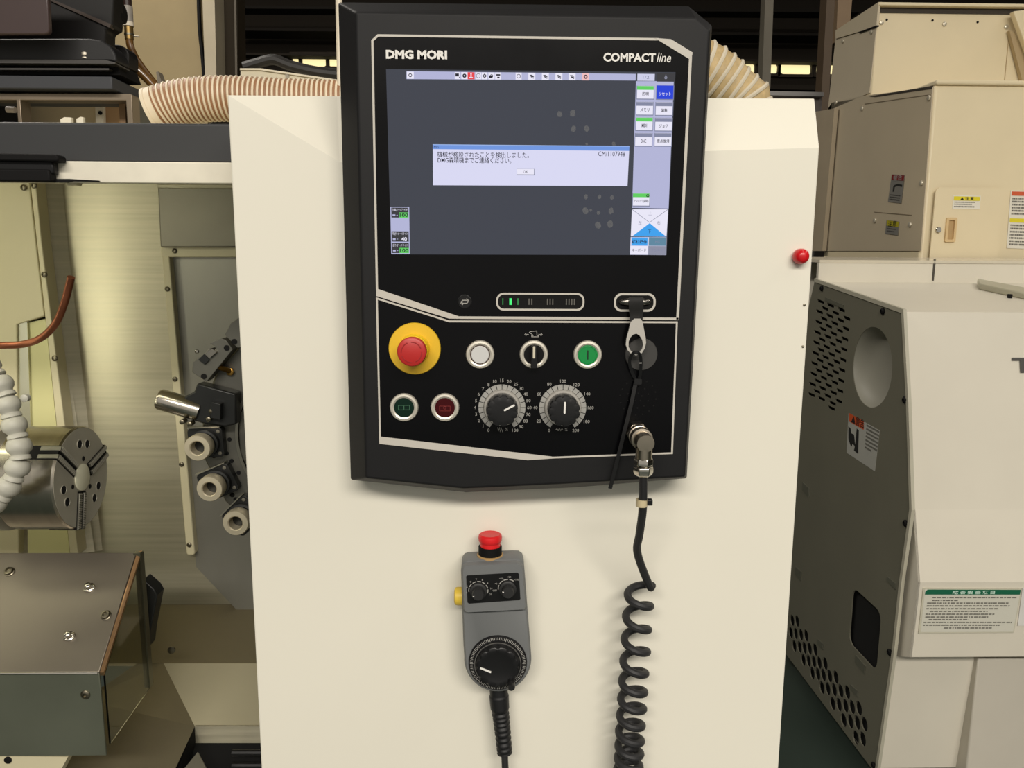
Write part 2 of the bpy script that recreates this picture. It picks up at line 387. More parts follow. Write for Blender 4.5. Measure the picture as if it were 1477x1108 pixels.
# status bar
g = [(Q([(586.5, 103), (917, 107), (916.5, 116.5), (586.5, 114.5)]), lil)]
def icon(cx, w, m, glyph=None, gm=None):
    cy = 108.9 + (cx - 590) / 330 * 3
    g.append((R(cx, cy, w, 9.6, z1), m))
    if glyph:
        F = FY(cx, cy, YP); s = S(cx, cy, YP)
        for kind, *a in glyph:
            if kind == 'ring': g.append((fring(F, a[0] * s, a[1] * s, z2, z2 + .00005, 14), gm or ink))
            if kind == 'box': g.append((R(cx + a[0], cy + a[1], a[2], a[3], z2), gm or ink))
icon(592, 10, wht, [('ring', 1.6, 2.6)])
icon(660, 8, wht, [('box', -.5, -1, 5, 4), ('box', 3, 2.5, 1.5, 1.5)])
icon(670, 9, wht, [('ring', 1, 2.9)])
icon(679.5, 10, red, [('box', 0, 2.6, 5, 1.4), ('box', 0, -.4, 1.6, 4.4), ('box', 0, -3, 2, 1.4)], wht)
icon(690, 8.4, wht, [('ring', 2.6, 3.2), ('box', 0, 0, 2.4, .8)])
icon(699, 8.4, wht, [('ring', 1.2, 2.4), ('box', 0, 3, 1, 1), ('box', 0, -3, 1, 1), ('box', 3, 0, 1, 1), ('box', -3, 0, 1, 1)])
icon(709, 9, wht, [('box', -1, 1, 5, 3.4), ('ring', 1.4, 2.2)])
icon(718.5, 8.6, wht, [('box', 0, -1.6, 6, 2), ('box', .4, 2.2, 3.4, 2)])
icon(748, 8.6, wht, [('ring', 2.2, 2.9)])
for cx in (767, 786.5, 806, 825): icon(cx, 10, wht, [('box', -1, -1.5, 4, 1.2), ('box', 1, .5, 4, 1.2), ('box', 2.2, 2.4, 1.4, 1.4), ('ring', 1, 1.7)])
icon(844.5, 9.6, pinkw, [('ring', 1.1, 2.8)])
g.append((R(931.5, 112, 25, 9.5, z1), lil2)); g.append((T('1/2', 931.5, 112, 9, 4.4, z2), gry))
g.append((R(960, 112, 26, 12, z1), dk)); g.append((fring(FY(960, 112.5, YP), .9 * q, 2 * q, z2, z2 + .00005, 12), mid_g)); g.append((R(960, 109.2, .9, 2, z2), mid_g))
mk('status_bar', g, None, scr, smooth=False)
# key column
g = [(Q([(917, 117.5), (971.5, 117.5), (964, 301), (911.5, 300)]), lil)]
def key(cx, cy, w, h, head, body, label, lm=None, tw=None):
    g.append((R(cx, cy + .5, w + 1.6, h + 1.6, z1), gry)); g.append((R(cx, cy, w, h, z2), body))
    if head: g.append((R(cx, cy - h / 2 + 2.6, w, 5.2, z3), head))
    g.append((T(label, cx, cy + 2.4, tw or len(label) * 4.6, 4.8, z3, .012), lm or ink))
key(930.6, 133.5, 24, 17.5, grn, wht, '照明'); key(958.8, 133.5, 24, 18.5, None, dblu, 'リセット', wht, 17)
key(929.6, 156.5, 24, 17.5, gry, wht, 'メモリ', tw=13); key(957.6, 157, 24, 17.5, gry, wht, '編集')
key(929, 179, 24, 17.5, grn, wht, 'MDI', tw=7.5); key(956.8, 179.5, 24, 17.5, gry, wht, 'ジョグ', tw=13)
key(928, 201.5, 24, 17.5, gry, wht, 'DNC', tw=7.5); key(956, 201.5, 24, 17.5, gry, wht, '原点復帰', tw=18)
key(924.5, 288, 23.5, 17, grn, wht, 'アンロック(補助)', tw=21)
g.append((fring(FY(934, 282.5, YP), 1.2 * q, 2.2 * q, z3 + .00005, z3 + .0001, 10), ink))
mk('key_column', g, None, scr, smooth=False)
# direction pad
g = [(Q([(911.2, 302), (963.5, 302), (961, 341.5), (909.6, 341)]), wht)]
Fd = FY(936.5, 321, YP)
for a, b2 in (((911.2, 302), (936.5, 321)), ((963.5, 302), (936.5, 321))):
    g.append((strip(L([a, b2]), .7 * q, FP, z1, z1 + .00005), mid_g))
g.append((Q([(911.5, 341), (936.8, 322), (960.5, 341.4)], z1), sky))
for t, x, y in (('上', 937.5, 308), ('左', 922.8, 321.5), ('右', 949.7, 321.5), ('下', 936.3, 334)): g.append((T(t, x, y, 5, 5, z2), gry if t != '下' else ink))
g.append((Q([(909.4, 342), (961, 342), (960.4, 368), (908.2, 367.5)], z1), lil2))
g.append((R(922.2, 348.5, 23, 11.5, z2), sky)); g.append((T('機械操作', 922.2, 348.7, 21.5, 5.2, z3, .02), ink))
g.append((R(948, 348.5, 25, 12, z2), teal)); g.append((T('HG', 948, 348.7, 6, 4, z3), gry))
g.append((R(921.4, 361, 25, 12, z2), wht)); g.append((T('キーボード', 921.4, 361, 20, 4.8, z3), ink))
g.append((R(947.4, 361.4, 25.4, 12.5, z2), mid_g)); g.append((T('テンキー', 947.4, 361, 17, 4.4, z3), gry))
mk('direction_pad', g, None, scr, smooth=False)
# overrides, lower left
g = [(Q([(563.3, 298.6), (590.4, 298.6), (591.2, 366.6), (564.6, 366.6)]), lil)]
for cy, t, v, m in ((306.8, '主軸オーバライド', '100', grn), (341.2, '早送りオーバライド', '40', None), (357.8, '送りオーバライド', '100', grn)):
    x = 577 + (cy - 307) * .012
    g.append((R(x, cy, 24.6, 14.2 if cy < 330 else 14.6, z1), dk)); g.append((T(t, x, cy - 4, 22, 4, z2), wht))
    if m: g.append((R(x + 5.6, cy + 3.6, 13.4, 7.4, z2), m))
    g.append((T(v, x + 5.8, cy + 3.6, 12 if m else 8, 5.4, z3, .02), ink if m else wht))
    g.append((R(x - 8.5, cy + 3.8, 4, 2.4, z2), lil)); g.append((R(x - 4, cy + 3.8, 2, .8, z2), lil))
mk('override_display', g, None, scr, smooth=False)
# message box
g = [(Q([(624.3, 208.8), (907.6, 211.3), (904.8, 268.6), (624.6, 267.4)]), dlg), (Q([(624.3, 208.8), (907.6, 211.3), (907.2, 218), (624.4, 215.4)], z1), blu),
     (Q([(624.3, 208.4), (907.6, 210.9), (907.6, 211.9), (624.3, 209.4)], z2), E('edge_blue', (160, 186, 236)))]
g.append((T('MSG', 629.5, 212.6, 7, 3.2, z2), ink))
g.append((T('機械が移設されたことを検出しました。', 697, 223.6, 132, 8.2, z1, .006), ink))
g.append((T('DMG森精機までご連絡ください。', 684.5, 231.3, 106, 8.2, z1, .006), ink))
g.append((T('CM/1107948', 882, 222.3, 38.5, 6.6, z1), ink))
g += [(R(758.4, 248.4, 26, 9, z1), gry), (R(757.9, 247.9, 24.6, 7.6, z2), wht), (T('OK', 758, 248, 7, 4.2, z3), ink)]
mk('message_box', g, None, scr, smooth=False)
# dried fingertip marks on the glass
sm = M('fingertip_smear', (150, 150, 146), .7, var=0, alpha=.22)
g = []
for x, y, r in ((807, 165, 5), (826, 164, 5.4), (827, 186, 5), (846, 186, 4.8), (845, 284, 3.6), (864.5, 284.5, 3.4), (882.5, 285, 3.4), (844, 304, 5.6), (852, 303.5, 2.4), (863, 307, 3.4), (881, 304.5, 5), (862.5, 325, 5.6), (880, 324, 5.6), (885, 208, 3.2), (846, 208, 2)):
    F = FY(x, y, YP); s = S(x, y, YP); pts = []
    for i in range(14):
        a = 2 * PI * i / 14; rr = r * s * random.uniform(.75, 1.05); pts.append(F(rr * .85 * math.cos(a), rr * math.sin(a), ZS + .00002))
    mk('fingertip_smear', face(*pts), sm, scr, smooth=False)

# ---- LED bar window and arrow key
def lozenge(cx, cy, w, h, lw, name):
    F = FY(cx, cy, YP); s = S(cx, cy, YP)
    o = mk(name, plate(F, [rrect(w * s, h * s, h * s * .42, 8), rrect((w - 2 * lw) * s, (h - 2 * lw) * s, (h - 2 * lw) * s * .42, 8)], .0004, .0016), silverline, cp, smooth=False)
    mk('recess', fpoly(F, rrect((w - 2 * lw) * s, (h - 2 * lw) * s, (h - 2 * lw) * s * .42, 8), .0004, .0008), void, o, smooth=False)
    return o, F, s
o, F, s = lozenge(779.3, 435.3, 127, 25.5, 2.6, 'key_window')
gled = M('green_led', (30, 90, 40), .4, var=0, emit=1.0, ecol=(60, 240, 120)); gled2 = M('green_led_dim', (20, 50, 30), .4, var=0, emit=.55, ecol=(50, 170, 80)); oled = M('unlit_led', (96, 94, 88), .4, var=0)
for x, w_, m in ((725.3, 1.4, gled2), (736.5, 3.6, gled), (747, 1.6, gled2)): mk('led_bar', join(fbox(F, (x - 779.3 - w_ / 2) * s, (x - 779.3 + w_ / 2) * s, -4.6 * s, 4.8 * s, .0008, .0012)), m, o)
for grp in ((763, 767), (789.6, 793.4, 797.2), (816.8, 820.6, 824.6, 828.4)):
    mk('led_group', join(*[fbox(F, (x - 779.3 - .8) * s, (x - 779.3 + .8) * s, -4.4 * s, 4.4 * s, .0008, .0012) for x in grp]), oled, o)
F = FY(670.3, 435.3, YP); s = S(670, 435, YP)
o = mk('arrow_key', frev(F, [(10.3 * s, .0004), (10.3 * s, .001), (9.3 * s, .0013), (8.8 * s, .001), (.1 * s, .001)], 32), black, cp)
def arrows(s): 
    return join(strip([(-6 * s, -1 * s), (-3.4 * s, 2.4 * s), (5.6 * s, 2.4 * s)], 1.2 * s, F, .0011, .0013), strip([(2.8 * s, 5 * s), (6 * s, 2.4 * s), (4.4 * s, -.6 * s)], 1.2 * s, F, .0011, .0013),
                strip([(6 * s, .4 * s), (3.4 * s, -2.4 * s), (-5.6 * s, -2.4 * s)], 1.2 * s, F, .0011, .0013), strip([(-3 * s, .4 * s), (-6 * s, -2.4 * s), (-3 * s, -5 * s)], 1.2 * s, F, .0011, .0013))
mk('arrow_mark', arrows(s * .9), grey_p, o, smooth=False)

# ---- emergency stop
F = FY(598.5, 502.7, YP); s = S(598, 502, YP)
yel = M('safety_yellow', (226, 184, 44), .42, var=.03); yel2 = M('safety_yellow_inner', (244, 206, 30), .4, var=.03); rd = M('stop_red', (186, 44, 42), .4, var=.03)
o = mk('emergency_stop_button', frev(F, [(37.5 * s, .0004), (37.5 * s, .0035), (36.6 * s, .0045), (10 * s, .0045)], 56), yel, cp)
mk('yellow_collar', frev(F, [(22 * s, .004), (20.6 * s, .020), (19 * s, .021)], 48), yel2, o)
cap = mk('red_cap', frev(F, [(15 * s, .012), (15 * s, .019), (20.3 * s, .023), (20.6 * s, .031), (19.6 * s, .0335), (17 * s, .0345), (.5 * s, .0352)], 48), rd, o)
rdd = M('stop_red_groove', (160, 36, 36), .5)
mk('turn_arrows', join(*[fring(F, 13.6 * s, 14.6 * s, .0346, .0353, 12, a0, a0 + 1.2) for a0 in (.4, 1.97, 3.54, 5.11)]), rdd, o)

# ---- 22 mm buttons
bez = M('satin_bezel', (214, 208, 194), .36, metal=.5, var=.03)
def bezel(cx, cy, name, r=20.6):
    F = FY(cx, cy, YP); s = S(cx, cy, YP)
    o = mk(name, frev(F, [(r * s, .0004), (r * s, .0028), ((r - 1.2) * s, .0042), ((r - 4) * s, .0046), (14.4 * s, .0038), (14 * s, .0015)], 44, cap1=False), bez, cp)
    return o, F, s
def capg(F, s, r, h): return frev(F, [(r * s, .001), (r * s, h - .0006), ((r - .7) * s, h), (.3 * s, h)], 36)
o, F, s = bezel(692.5, 511.2, 'white_push_button')
mk('button_surround', fring(F, 12.6 * s, 14.6 * s, .001, .0034, 36), M('button_rim_dark', (70, 52, 46), .5), o)
mk('button_cap', capg(F, s, 12.8, .0046), M('milk_white', (206, 206, 204), .35, var=.02), o)
o, F, s = bezel(847.2, 511.5, 'green_start_button')
gg = M('start_green', (16, 138, 66), .35, var=.03)
mk('button_cap', frev(F, [(14.2 * s, .001), (14 * s, .0042), (12.4 * s, .0044), (12.2 * s, .0036), (.2 * s, .0036)], 36), gg, o)
mk('start_mark', fbox(F, -.9 * s, .9 * s, -6.6 * s, 6.6 * s, .0036, .0040), M('mark_dark_green', (8, 40, 20), .5, var=0), o)
o, F, s = bezel(583.3, 587.3, 'dark_green_push_button')
lens_g = M('dark_green_lens', (8, 36, 26), .3, var=.03, spec=.25); lens_r = M('dark_red_lens', (62, 6, 12), .3, var=.03, spec=.25)
mk('button_cap', capg(F, s, 14.3, .0042), lens_g, o)
mg = M('lens_mark_green', (60, 104, 78), .5, var=0); mr = M('lens_mark_red', (128, 40, 40), .5, var=0)
mk('button_mark', join(strip([(-8 * s, -3 * s), (8 * s, -3 * s), (8 * s, 3.4 * s), (-8 * s, 3.4 * s)], .7 * s, F, .0042, .0045, True), fbox(F, -.5 * s, .5 * s, -3 * s, 3.4 * s, .0042, .0045)), mg, o, smooth=False)
o, F, s = bezel(642, 587.3, 'dark_red_push_button')
mk('button_cap', capg(F, s, 14.3, .0042), lens_r, o)
mk('button_mark', join(strip([(-7.6 * s, -4.6 * s), (7.6 * s, -4.6 * s), (7.6 * s, 2.4 * s), (-7.6 * s, 2.4 * s)], .6 * s, F, .0042, .0045, True), fring(F, 1.6 * s, 2.2 * s, .0042, .0045, 14)), mr, o, smooth=False)
o, F, s = bezel(769.8, 511, 'selector_switch')
mk('switch_base', frev(F, [(14.4 * s, .001), (14.2 * s, .004), (.3 * s, .004)], 36), blackmat, o)
mk('switch_lever', fpoly(F, rrect(9 * s, 33 * s, 2.4 * s, 4, 0, -2.6 * s), .003, .012), black, o, bevel=.0006)
mk('lever_mark', fpoly(F, rrect(3.2 * s, 17 * s, .8 * s, 3, -.3 * s, 4.6 * s), .012, .0124), M('ivory_print', (206, 198, 176), .5, var=0), o)
# chuck symbol above the selector
F = FY(769.5, 482, YP); s = S(769, 482, YP)
sym = join(strip([(-2 * s, 4 * s), (4.6 * s, 4.6 * s), (5 * s, -2 * s), (7.6 * s, -2 * s), (7.6 * s, -3.8 * s), (-2.6 * s, -3.8 * s), (-2.6 * s, -2 * s), (-.6 * s, -2 * s), (-3 * s, .4 * s), (-6 * s, 2.2 * s), (-5 * s, 3.6 * s)], .8 * s, F, .0006, .0010, True),
           *[strip([(d * 12.4 * s, -.4 * s), (d * 7 * s, -.4 * s)], .7 * s, F, .0006, .001) for d in (-1, 1)], *[strip([(d * 10.4 * s, 1.4 * s), (d * 12.6 * s, -.4 * s), (d * 10.4 * s, -2.2 * s)], .8 * s, F, .0006, .001) for d in (-1, 1)])
mk('selector_symbol', sym, grey_p, cp, smooth=False)

# ---- override dials
scale_m = M('dial_scale_grey', (158, 157, 152), .5, var=0); knob_m = M('knob_black', (24, 24, 25), .34, var=.06, vscale=60)
def dial(cx, cy, name, labels, sub, ang, lx):
    F = FY(cx, cy, YP); s = S(cx, cy, YP)
    n = 20; g = []
    a0 = math.radians(240); st = math.radians(300) / n
    for i in range(n):
        b0 = a0 - i * st; b1 = a0 - (i + 1) * st; e = math.radians(.9)
        if sub and i % 2: pass
        g.append(fring(F, 26.8 * s, 33.8 * s, .0006, .0010, 4, b1 + e, b0 - e))
    o = mk(name, frev(F, [(26.6 * s, .0004), (26.6 * s, .003), (25.4 * s, .0045), (22 * s, .0045)], 48), silver, cp)
    mk('dial_scale', join(*g), scale_m, o, smooth=False)
    g = []
    for i, t in enumerate(labels):
        a = a0 - i * math.radians(300) / (len(labels) - 1); r = (38.6 + (.9 * (len(t) - 1))) * s
        if len(t) == 3 and abs(math.cos(a)) < .6: r = 38.6 * s
        g.append(text(F, t, 0, 4.6 * s, keep=True, z=.0006, cu0=r * math.cos(a), cv0=r * math.sin(a)))
    mk('dial_numbers', join(*g), grey_p, o, smooth=False)
    # fluted knob with a smooth skirt
    loops = []
    N = 80
    for r, h, fl_ in ((22.6, .004, 0), (22.8, .008, .2), (22.4, .0215, 1), (21.6, .0232, 1), (17, .0238, .25), (14, .0240, 0), (.4, .0240, 0)):
        lp = []
        for k in range(N):
            a = 2 * PI * k / N; rr = r - fl_ * 2.6 * max(0, math.cos(a * 11)) ** 2
            lp.append(F(rr * s * math.cos(a), rr * s * math.sin(a), h))
        loops.append(lp)
    kn = mk('knob', loft(*loops, cap0=False), knob_m, o)
    F2 = Frame(F(0, 0, 0), F(math.cos(ang), math.sin(ang), 0) - F.o, F(-math.sin(ang), math.cos(ang), 0) - F.o)
    mk('pointer_line', fpoly(F2, rrect(17 * s, 2.6 * s, 1.1 * s, 4, lx * s, 0), .0240, .0244), white_p, o)
    # symbol below
    return o, F, s
o, F, s = dial(724, 587.8, 'feed_override_dial', ['0', '1', '2', '3', '4', '5', '6', '7', '8', '10', '15', '20', '25', '30', '40', '50', '60', '70', '80', '90', '100'], 0, math.radians(28), 11.5)
mk('dial_symbol', join(text(F, '%', 0, 4.4 * s, keep=True, z=.0006, cu0=7 * s, cv0=-32 * s), strip([(-6 * s, -29 * s), (-5 * s, -34 * s), (-3.4 * s, -29.4 * s), (-2.4 * s, -35.4 * s), (-.8 * s, -30 * s), (1 * s, -35.6 * s), (1.6 * s, -32.4 * s)], .8 * s, F, .0006, .001)), grey_p, o, smooth=False)
o, F, s = dial(811.6, 588, 'spindle_override_dial', ['0', '20', '40', '60', '80', '100', '120', '140', '160', '180', '200'], 1, math.radians(88), 5.5)
mk('dial_symbol', join(text(F, '%', 0, 4.4 * s, keep=True, z=.0006, cu0=5.4 * s, cv0=-32 * s), strip([(-9.6 * s, -33 * s), (-8 * s, -30.4 * s), (-6 * s, -33.6 * s), (-4.2 * s, -30.4 * s), (-2.4 * s, -33.6 * s), (-.6 * s, -30.4 * s), (.6 * s, -33 * s)], .8 * s, F, .0006, .001)), grey_p, o, smooth=False)
# ---- port window, round cap, speaker holes
o, F, s = lozenge(915.3, 436.2, 60, 26.5, 3.0, 'port_window')
mk('port_bar', join(loft(*[[F(u * s, (1.0 + r * math.sin(2 * PI * k / 14)) * s, .003 + r * s * math.cos(2 * PI * k / 14) * .9) for k in range(14)] for u, r in ((-23, .6), (-20, 3.6), (-8, 5.6), (8, 5.6), (20, 3.6), (23, .6))])), M('port_chrome', (150, 146, 140), .25, metal=1), o)
F = FY(924.5, 511, YP); s = S(924, 511, YP)
mk('round_cap', frev(F, [(23.4 * s, .0004), (23.4 * s, .002), (22.6 * s, .0028), (.5 * s, .0028)], 48), M('cap_grey', (58, 57, 55), .5, var=.04), cp)
g = []
F = FY(920, 573, YP); s = S(920, 573, YP)
for rr, n in ((6, 5), (15.5, 10), (26, 16)):
    for i in range(n): g.append(frev(F if False else Frame(F(rr * s * math.cos(2 * PI * i / n + .3), rr * s * math.sin(2 * PI * i / n + .3), 0), (1, 0, 0), (0, 0, 1)), [(1.1 * s, .0004), (1.1 * s, .0009)], 8))
tag(mk('speaker_holes', join(*g), void, cp, smooth=False), kind='stuff')
# ============================================================ key strap, cable tie, coiled cable, pendant
ks = thing('key_strap', U(918, 462, YP - .010), 'black leather strap with satin metal loop hanging from the port window', 'strap')
F = FY(918, 446, YP)
strapm = M('strap_leather', (34, 33, 32), .5, var=.06, vscale=80)
prof = [(429.5, .004), (428.2, .009), (430.5, .0145), (437, .0150), (446, .0120), (455, .0100), (463, .0095)]
lp = []
for y, wv in prof:
    hw = 10.6 if y < 450 else 9.4
    lp.append([U(917.6 - hw, y, YP - wv), U(917.6 + hw, y, YP - wv), U(917.6 + hw, y, YP - wv + .002), U(917.6 - hw, y, YP - wv + .002)])
mk('leather_band', loft(*lp), strapm, ks)
Yf = YP - .0115
Ff = FY(917, 486, Yf)
fob_o = [(914.5, 459.5), (923.5, 459.5), (926.3, 464), (928.4, 476), (930.4, 486), (931.2, 494), (929.5, 502), (925, 509), (917, 512), (909.5, 510), (904.5, 504.5), (902, 497), (903, 488), (906, 477), (909, 464.5)]
fob_i = [(917.4, 481), (922, 484), (925.6, 490), (927, 497), (925.6, 503), (921, 508), (915.5, 508.6), (909.5, 506), (906, 500), (906.2, 492), (909, 486), (913, 482.2)]
mk('metal_loop', plate(Ff, [pxl(Ff, fob_o, lambda x, y: U(x, y, Yf)), pxl(Ff, fob_i, lambda x, y: U(x, y, Yf))], 0, .0028), silver, ks, bevel=.0006)
ct = thing('zip_tie', U(880, 705, YP - .008), 'long black zip tie looped through the metal strap loop', 'zip tie')
def band(path, w, th):
    path = [V(p) for p in path]; lps = []
    for i, p in enumerate(path):
        t = (path[min(i + 1, len(path) - 1)] - path[max(i - 1, 0)]).normalized(); sd = t.cross(V((0, 1, 0))).normalized(); nn = sd.cross(t)
        lps.append([p + sd * w / 2, p + nn * th / 2 + sd * w / 2, p + nn * th / 2 - sd * w / 2, p - sd * w / 2])
    return loft(*lps)
tie = M('nylon_black', (15, 15, 16), .4, var=.05)
mk('tie_loop', band(smoothpath([U(918, 549, YP - .006), U(912, 538, YP - .008), U(908, 522, YP - .011), U(913, 510, YP - .0155), U(921, 509, YP - .016), U(924.5, 520, YP - .012), U(923.5, 540, YP - .008), U(921, 549, YP - .006)], 30), .0034, .0016), tie, ct)
mk('tie_head', fpoly(FY(919.5, 550, YP - .004), rrect(.0082, .0062, .0012), -.001, .004), tie, ct)
mk('tie_tail', band(smoothpath([U(917, 552, YP - .006), U(910, 585, YP - .008), U(900, 625, YP - .009), U(889, 670, YP - .010), U(880, 705, YP - .010)], 20), .0042, .0014), tie, ct)
tl = [fbox(FY(923.8, y, YP - .0112), -w * .0006, w * .0006, -.0005, .0005, 0, .0002) for y, w in ((513, 2), (516.5, 1.2), (520, 2.2), (523.5, 2.4))]
mk('tie_marks', join(*tl), grey_p, ct, smooth=False)

cc = thing('coiled_cable', U(918, 640, YP), 'black coiled cable with a nickel elbow plug below the speaker holes', 'cable')
F = FY(918, 624, YP); s = S(918, 624, YP)
hexp = lambda r, h0, h1: frev(F, [(r, h0), (r, h1)], 6, a0=0)
mk('hex_nut', hexp(16.5 * s, .0014, .009), nickel, cc, bevel=.0008)
mk('plug_barrel', frev(F, [(13.6 * s, .009), (13.6 * s, .012), (15.2 * s, .0125), (15.6 * s, .018), (15.2 * s, .0195), (13.4 * s, .020), (13.4 * s, .024), (15.2 * s, .0245), (15.4 * s, .033), (14.9 * s, .034), (12.2 * s, .0345), (12.2 * s, .0535), (11.6 * s, .0545), (.5 * s, .0546)], 40), nickel, cc)
pe = F(0, -.002, .046); Fd = Frame(pe, (1, 0, 0), (0, 1, 0))            # axis +Z
FdN = Frame(pe, (1, 0, 0), (0, -1, 0))                                 # axis -Z
mk('gland_neck', frev(FdN, [(.0088, .004), (.0088, .0165)], 28), nickel, cc)
mk('gland_nut', frev(FdN, [(.0086, .0150), (.0098, .0157), (.0104, .0175), (.0104, .0222), (.0096, .0235), (.0086, .0237)], 6, a0=.3), chrome, cc, bevel=.0008, angle=20)
mk('gland_nut', frev(FdN, [(.0088, .0240), (.0104, .0247), (.0109, .0265), (.0109, .0305), (.010, .033), (.0075, .0352)], 6, a0=.1), chrome, cc, bevel=.0008, angle=20)
rub = M('cable_rubber', (38, 38, 39), .55, var=.05, vscale=60)
# cable path: straight drop, then a helix whose pitch tightens downwards
Yc0 = pe.y; top = FdN(0, 0, .034)
sA = S(918, 900, .865)
rights = [(845, 940.5), (874, 938), (908, 935), (940, 933.5), (971, 931), (998, 929.5), (1022, 928), (1046, 926), (1068, 925), (1086.5, 924), (1104, 923)]
path = [top, U(927, 735, Yc0 + .012), U(922.5, 770, Yc0 + .03), U(919.5, 798, Yc0 + .048)]
hr = 17 * sA; Yc = .868
ys = [r[0] for r in rights]
yy = list(ys); d = 17.0
while len(yy) < 22: yy.append(yy[-1] + d)
hel = []
NT = 22
zmap = [U(915, y, Yc).z for y in yy]
xmap = [U((rights[i][1] if i < len(rights) else rights[-1][1]), min(yy[i], 1104), Yc).x - hr for i in range(len(yy))]
# a slight lean for the lowest turns
for i in range(len(rights), len(yy)): xmap[i] = xmap[i - 1] - .0004
for k in range(len(yy) - 1):
    for j in range(NT):
        t = j / NT; a = -2 * PI * t           # right end -> behind -> left -> front -> next right end
        z = zmap[k] + (zmap[k + 1] - zmap[k]) * t; xc = xmap[k] + (xmap[k + 1] - xmap[k]) * t
        hel.append(V((xc + hr * math.cos(a), Yc - hr * math.sin(a), z)))
pit = zmap[0] - zmap[1]
pre = [V((xmap[0] + hr * math.cos(a_), Yc - hr * math.sin(a_), zmap[0] + pit * a_ / (2 * PI) * 1.5)) for a_ in (.95, .5)]
path = smoothpath(path + pre + [hel[0]], 44)[:-1]
mk('cable_sheath', tube(path + hel, 5.6 * sA, 10), rub, cc)
# cable clip
p = smoothpath([top, U(927, 735, Yc0 + .012)], 8)[6]
p = U(925.5, 724.5, Yc0 + .009)
Fz = Frame(p, (1, 0, 0), (0, 1, 0))
mk('clip_band', fring(Fz, .0044, .0062, -.0045, .0035, 24), M('clip_beige', (196, 182, 146), .4), cc)
mk('clip_head', box(p.x + .0055, p.x + .0115, p.y - .0035, p.y + .0035, p.z - .003, p.z + .0035), tie, cc, bevel=.0008)

# ---- pendant
YF = .862
pd = thing('handwheel_pendant', U(716, 990, .90), 'grey handwheel pendant with a red stop button stuck to the cream column', 'pendant')
pg = M('pendant_grey', (112, 114, 114), .5, var=.03, bump=.05, bscale=900)
def cpt(cx, cy, r, a0, a1, n): return [(cx + r * math.cos(math.radians(a0 + (a1 - a0) * i / n)), cy + r * math.sin(math.radians(a0 + (a1 - a0) * i / n))) for i in range(n + 1)]
out = [(664.8, 824), (665.5, 816.5), (668.5, 811.8), (674, 809.6), (700, 808.6), (740, 807), (748.5, 807.2), (754, 811), (756.3, 818)] + [(764.6, 925)] + cpt(718, 951, 48.6, -4, 184, 26) + [(668, 925)]
def off(pts, k):     # shrink towards the middle line
    cx = sum(p[0] for p in pts) / len(pts); cy = sum(p[1] for p in pts) / len(pts)
    return [(cx + (x - cx) * (1 - k / max(1, math.hypot(x - cx, y - cy))), cy + (y - cy) * (1 - k / max(1, math.hypot(x - cx, y - cy)))) for x, y in pts]
l0 = [U(x, y, YF) for x, y in off(out, 3)]; l1 = [U(x, y, YF) + V((0, .003, 0)) for x, y in out]
l2 = [p + V((0, .026, 0)) for p in l1]
cxm = sum(p.x for p in l2) / len(l2); czm = sum(p.z for p in l2) / len(l2)
l3 = [V((cxm + (p.x - cxm) * .95, .898, czm + (p.z - czm) * .965)) for p in l2]
mk('body', loft(l0, l1, l2, l3), pg, pd, angle=50)
Yh = YF - .008
head = [(666, 824), (667, 819), (671, 816), (680, 815), (745, 812.5), (751.5, 814.5), (755, 820), (759.5, 876), (757, 880.5), (672, 885), (668.5, 881)]
mk('head', loft([U(x, y, Yh) for x, y in off(head, 2)], [U(x, y, Yh) + V((0, .0025, 0)) for x, y in head], [U(x, y, Yh) + V((0, .012, 0)) for x, y in head]), pg, pd, angle=50)
Fh = FY(712, 848, Yh)
pll = pxl(Fh, [(672.5, 831.5), (674, 830), (746, 825.8), (748.4, 827.5), (750.6, 863.5), (749, 865.3), (676.5, 870.5), (674.3, 868.5)], lambda x, y: U(x, y, Yh))
pt = mk('dial_plate', fpoly(Fh, pll, 0, .0008), M('plate_black', (12, 12, 13), .4, var=.04), pd, smooth=False)
def pend_knob(cx, cy, a0, a1, labels, pa):
    F = FY(cx, cy, Yh); s = S(cx, cy, Yh)
    o = mk('selector_knob', frev(F, [(12.2 * s, .0008), (12.2 * s, .005), (11 * s, .0055), (9 * s, .0056), (8.6 * s, .0125), (7.8 * s, .0135), (.3 * s, .0135)], 28), M('small_knob', (40, 40, 40), .45, var=.08, vscale=90), pd)
    n = len(labels); g = []
    for i in range(n - 1):
        b0 = math.radians(a0 + (a1 - a0) * i / (n - 1)); b1 = math.radians(a0 + (a1 - a0) * (i + 1) / (n - 1))
        lo, hi = min(b0, b1) + .06, max(b0, b1) - .06
        g.append(fring(F, 13.2 * s, 14.4 * s, .0008, .0011, 5, lo, hi))
    for i, t in enumerate(labels):
        a = math.radians(a0 + (a1 - a0) * i / (n - 1)); rr = 17.4 * s
        g.append(text(F, t, 0, 2.6 * s, keep=True, z=.0008, cu0=(rr + (1.6 * s if len(t) > 1 else 0)) * math.cos(a), cv0=rr * math.sin(a)))
    mk('knob_scale', join(*g), grey_p, o, smooth=False)
    ca, sa = math.cos(math.radians(pa)), math.sin(math.radians(pa))
    mk('knob_pointer', tube([F(6 * s * ca, 6 * s * sa, .0137), F(8 * s * ca, 8 * s * sa, .0132)], .0006, 6), white_p, o)
pend_knob(690, 851.5, 190, -20, ['0', 'Z', 'C', 'Y', 'B', '4', '10', '25'], 200)
pend_knob(732.5, 848.5, 190, 50, ['OFF', '×1', '×10', '×50', '×100'], 170)
F = FY(718, 955.5, YF); s = S(718, 955, YF)
o = mk('handwheel', frev(F, [(42 * s, -.001), (42 * s, .0015), (41 * s, .0025), (34.5 * s, .0035)], 64, cap1=True), black, pd)
g = []
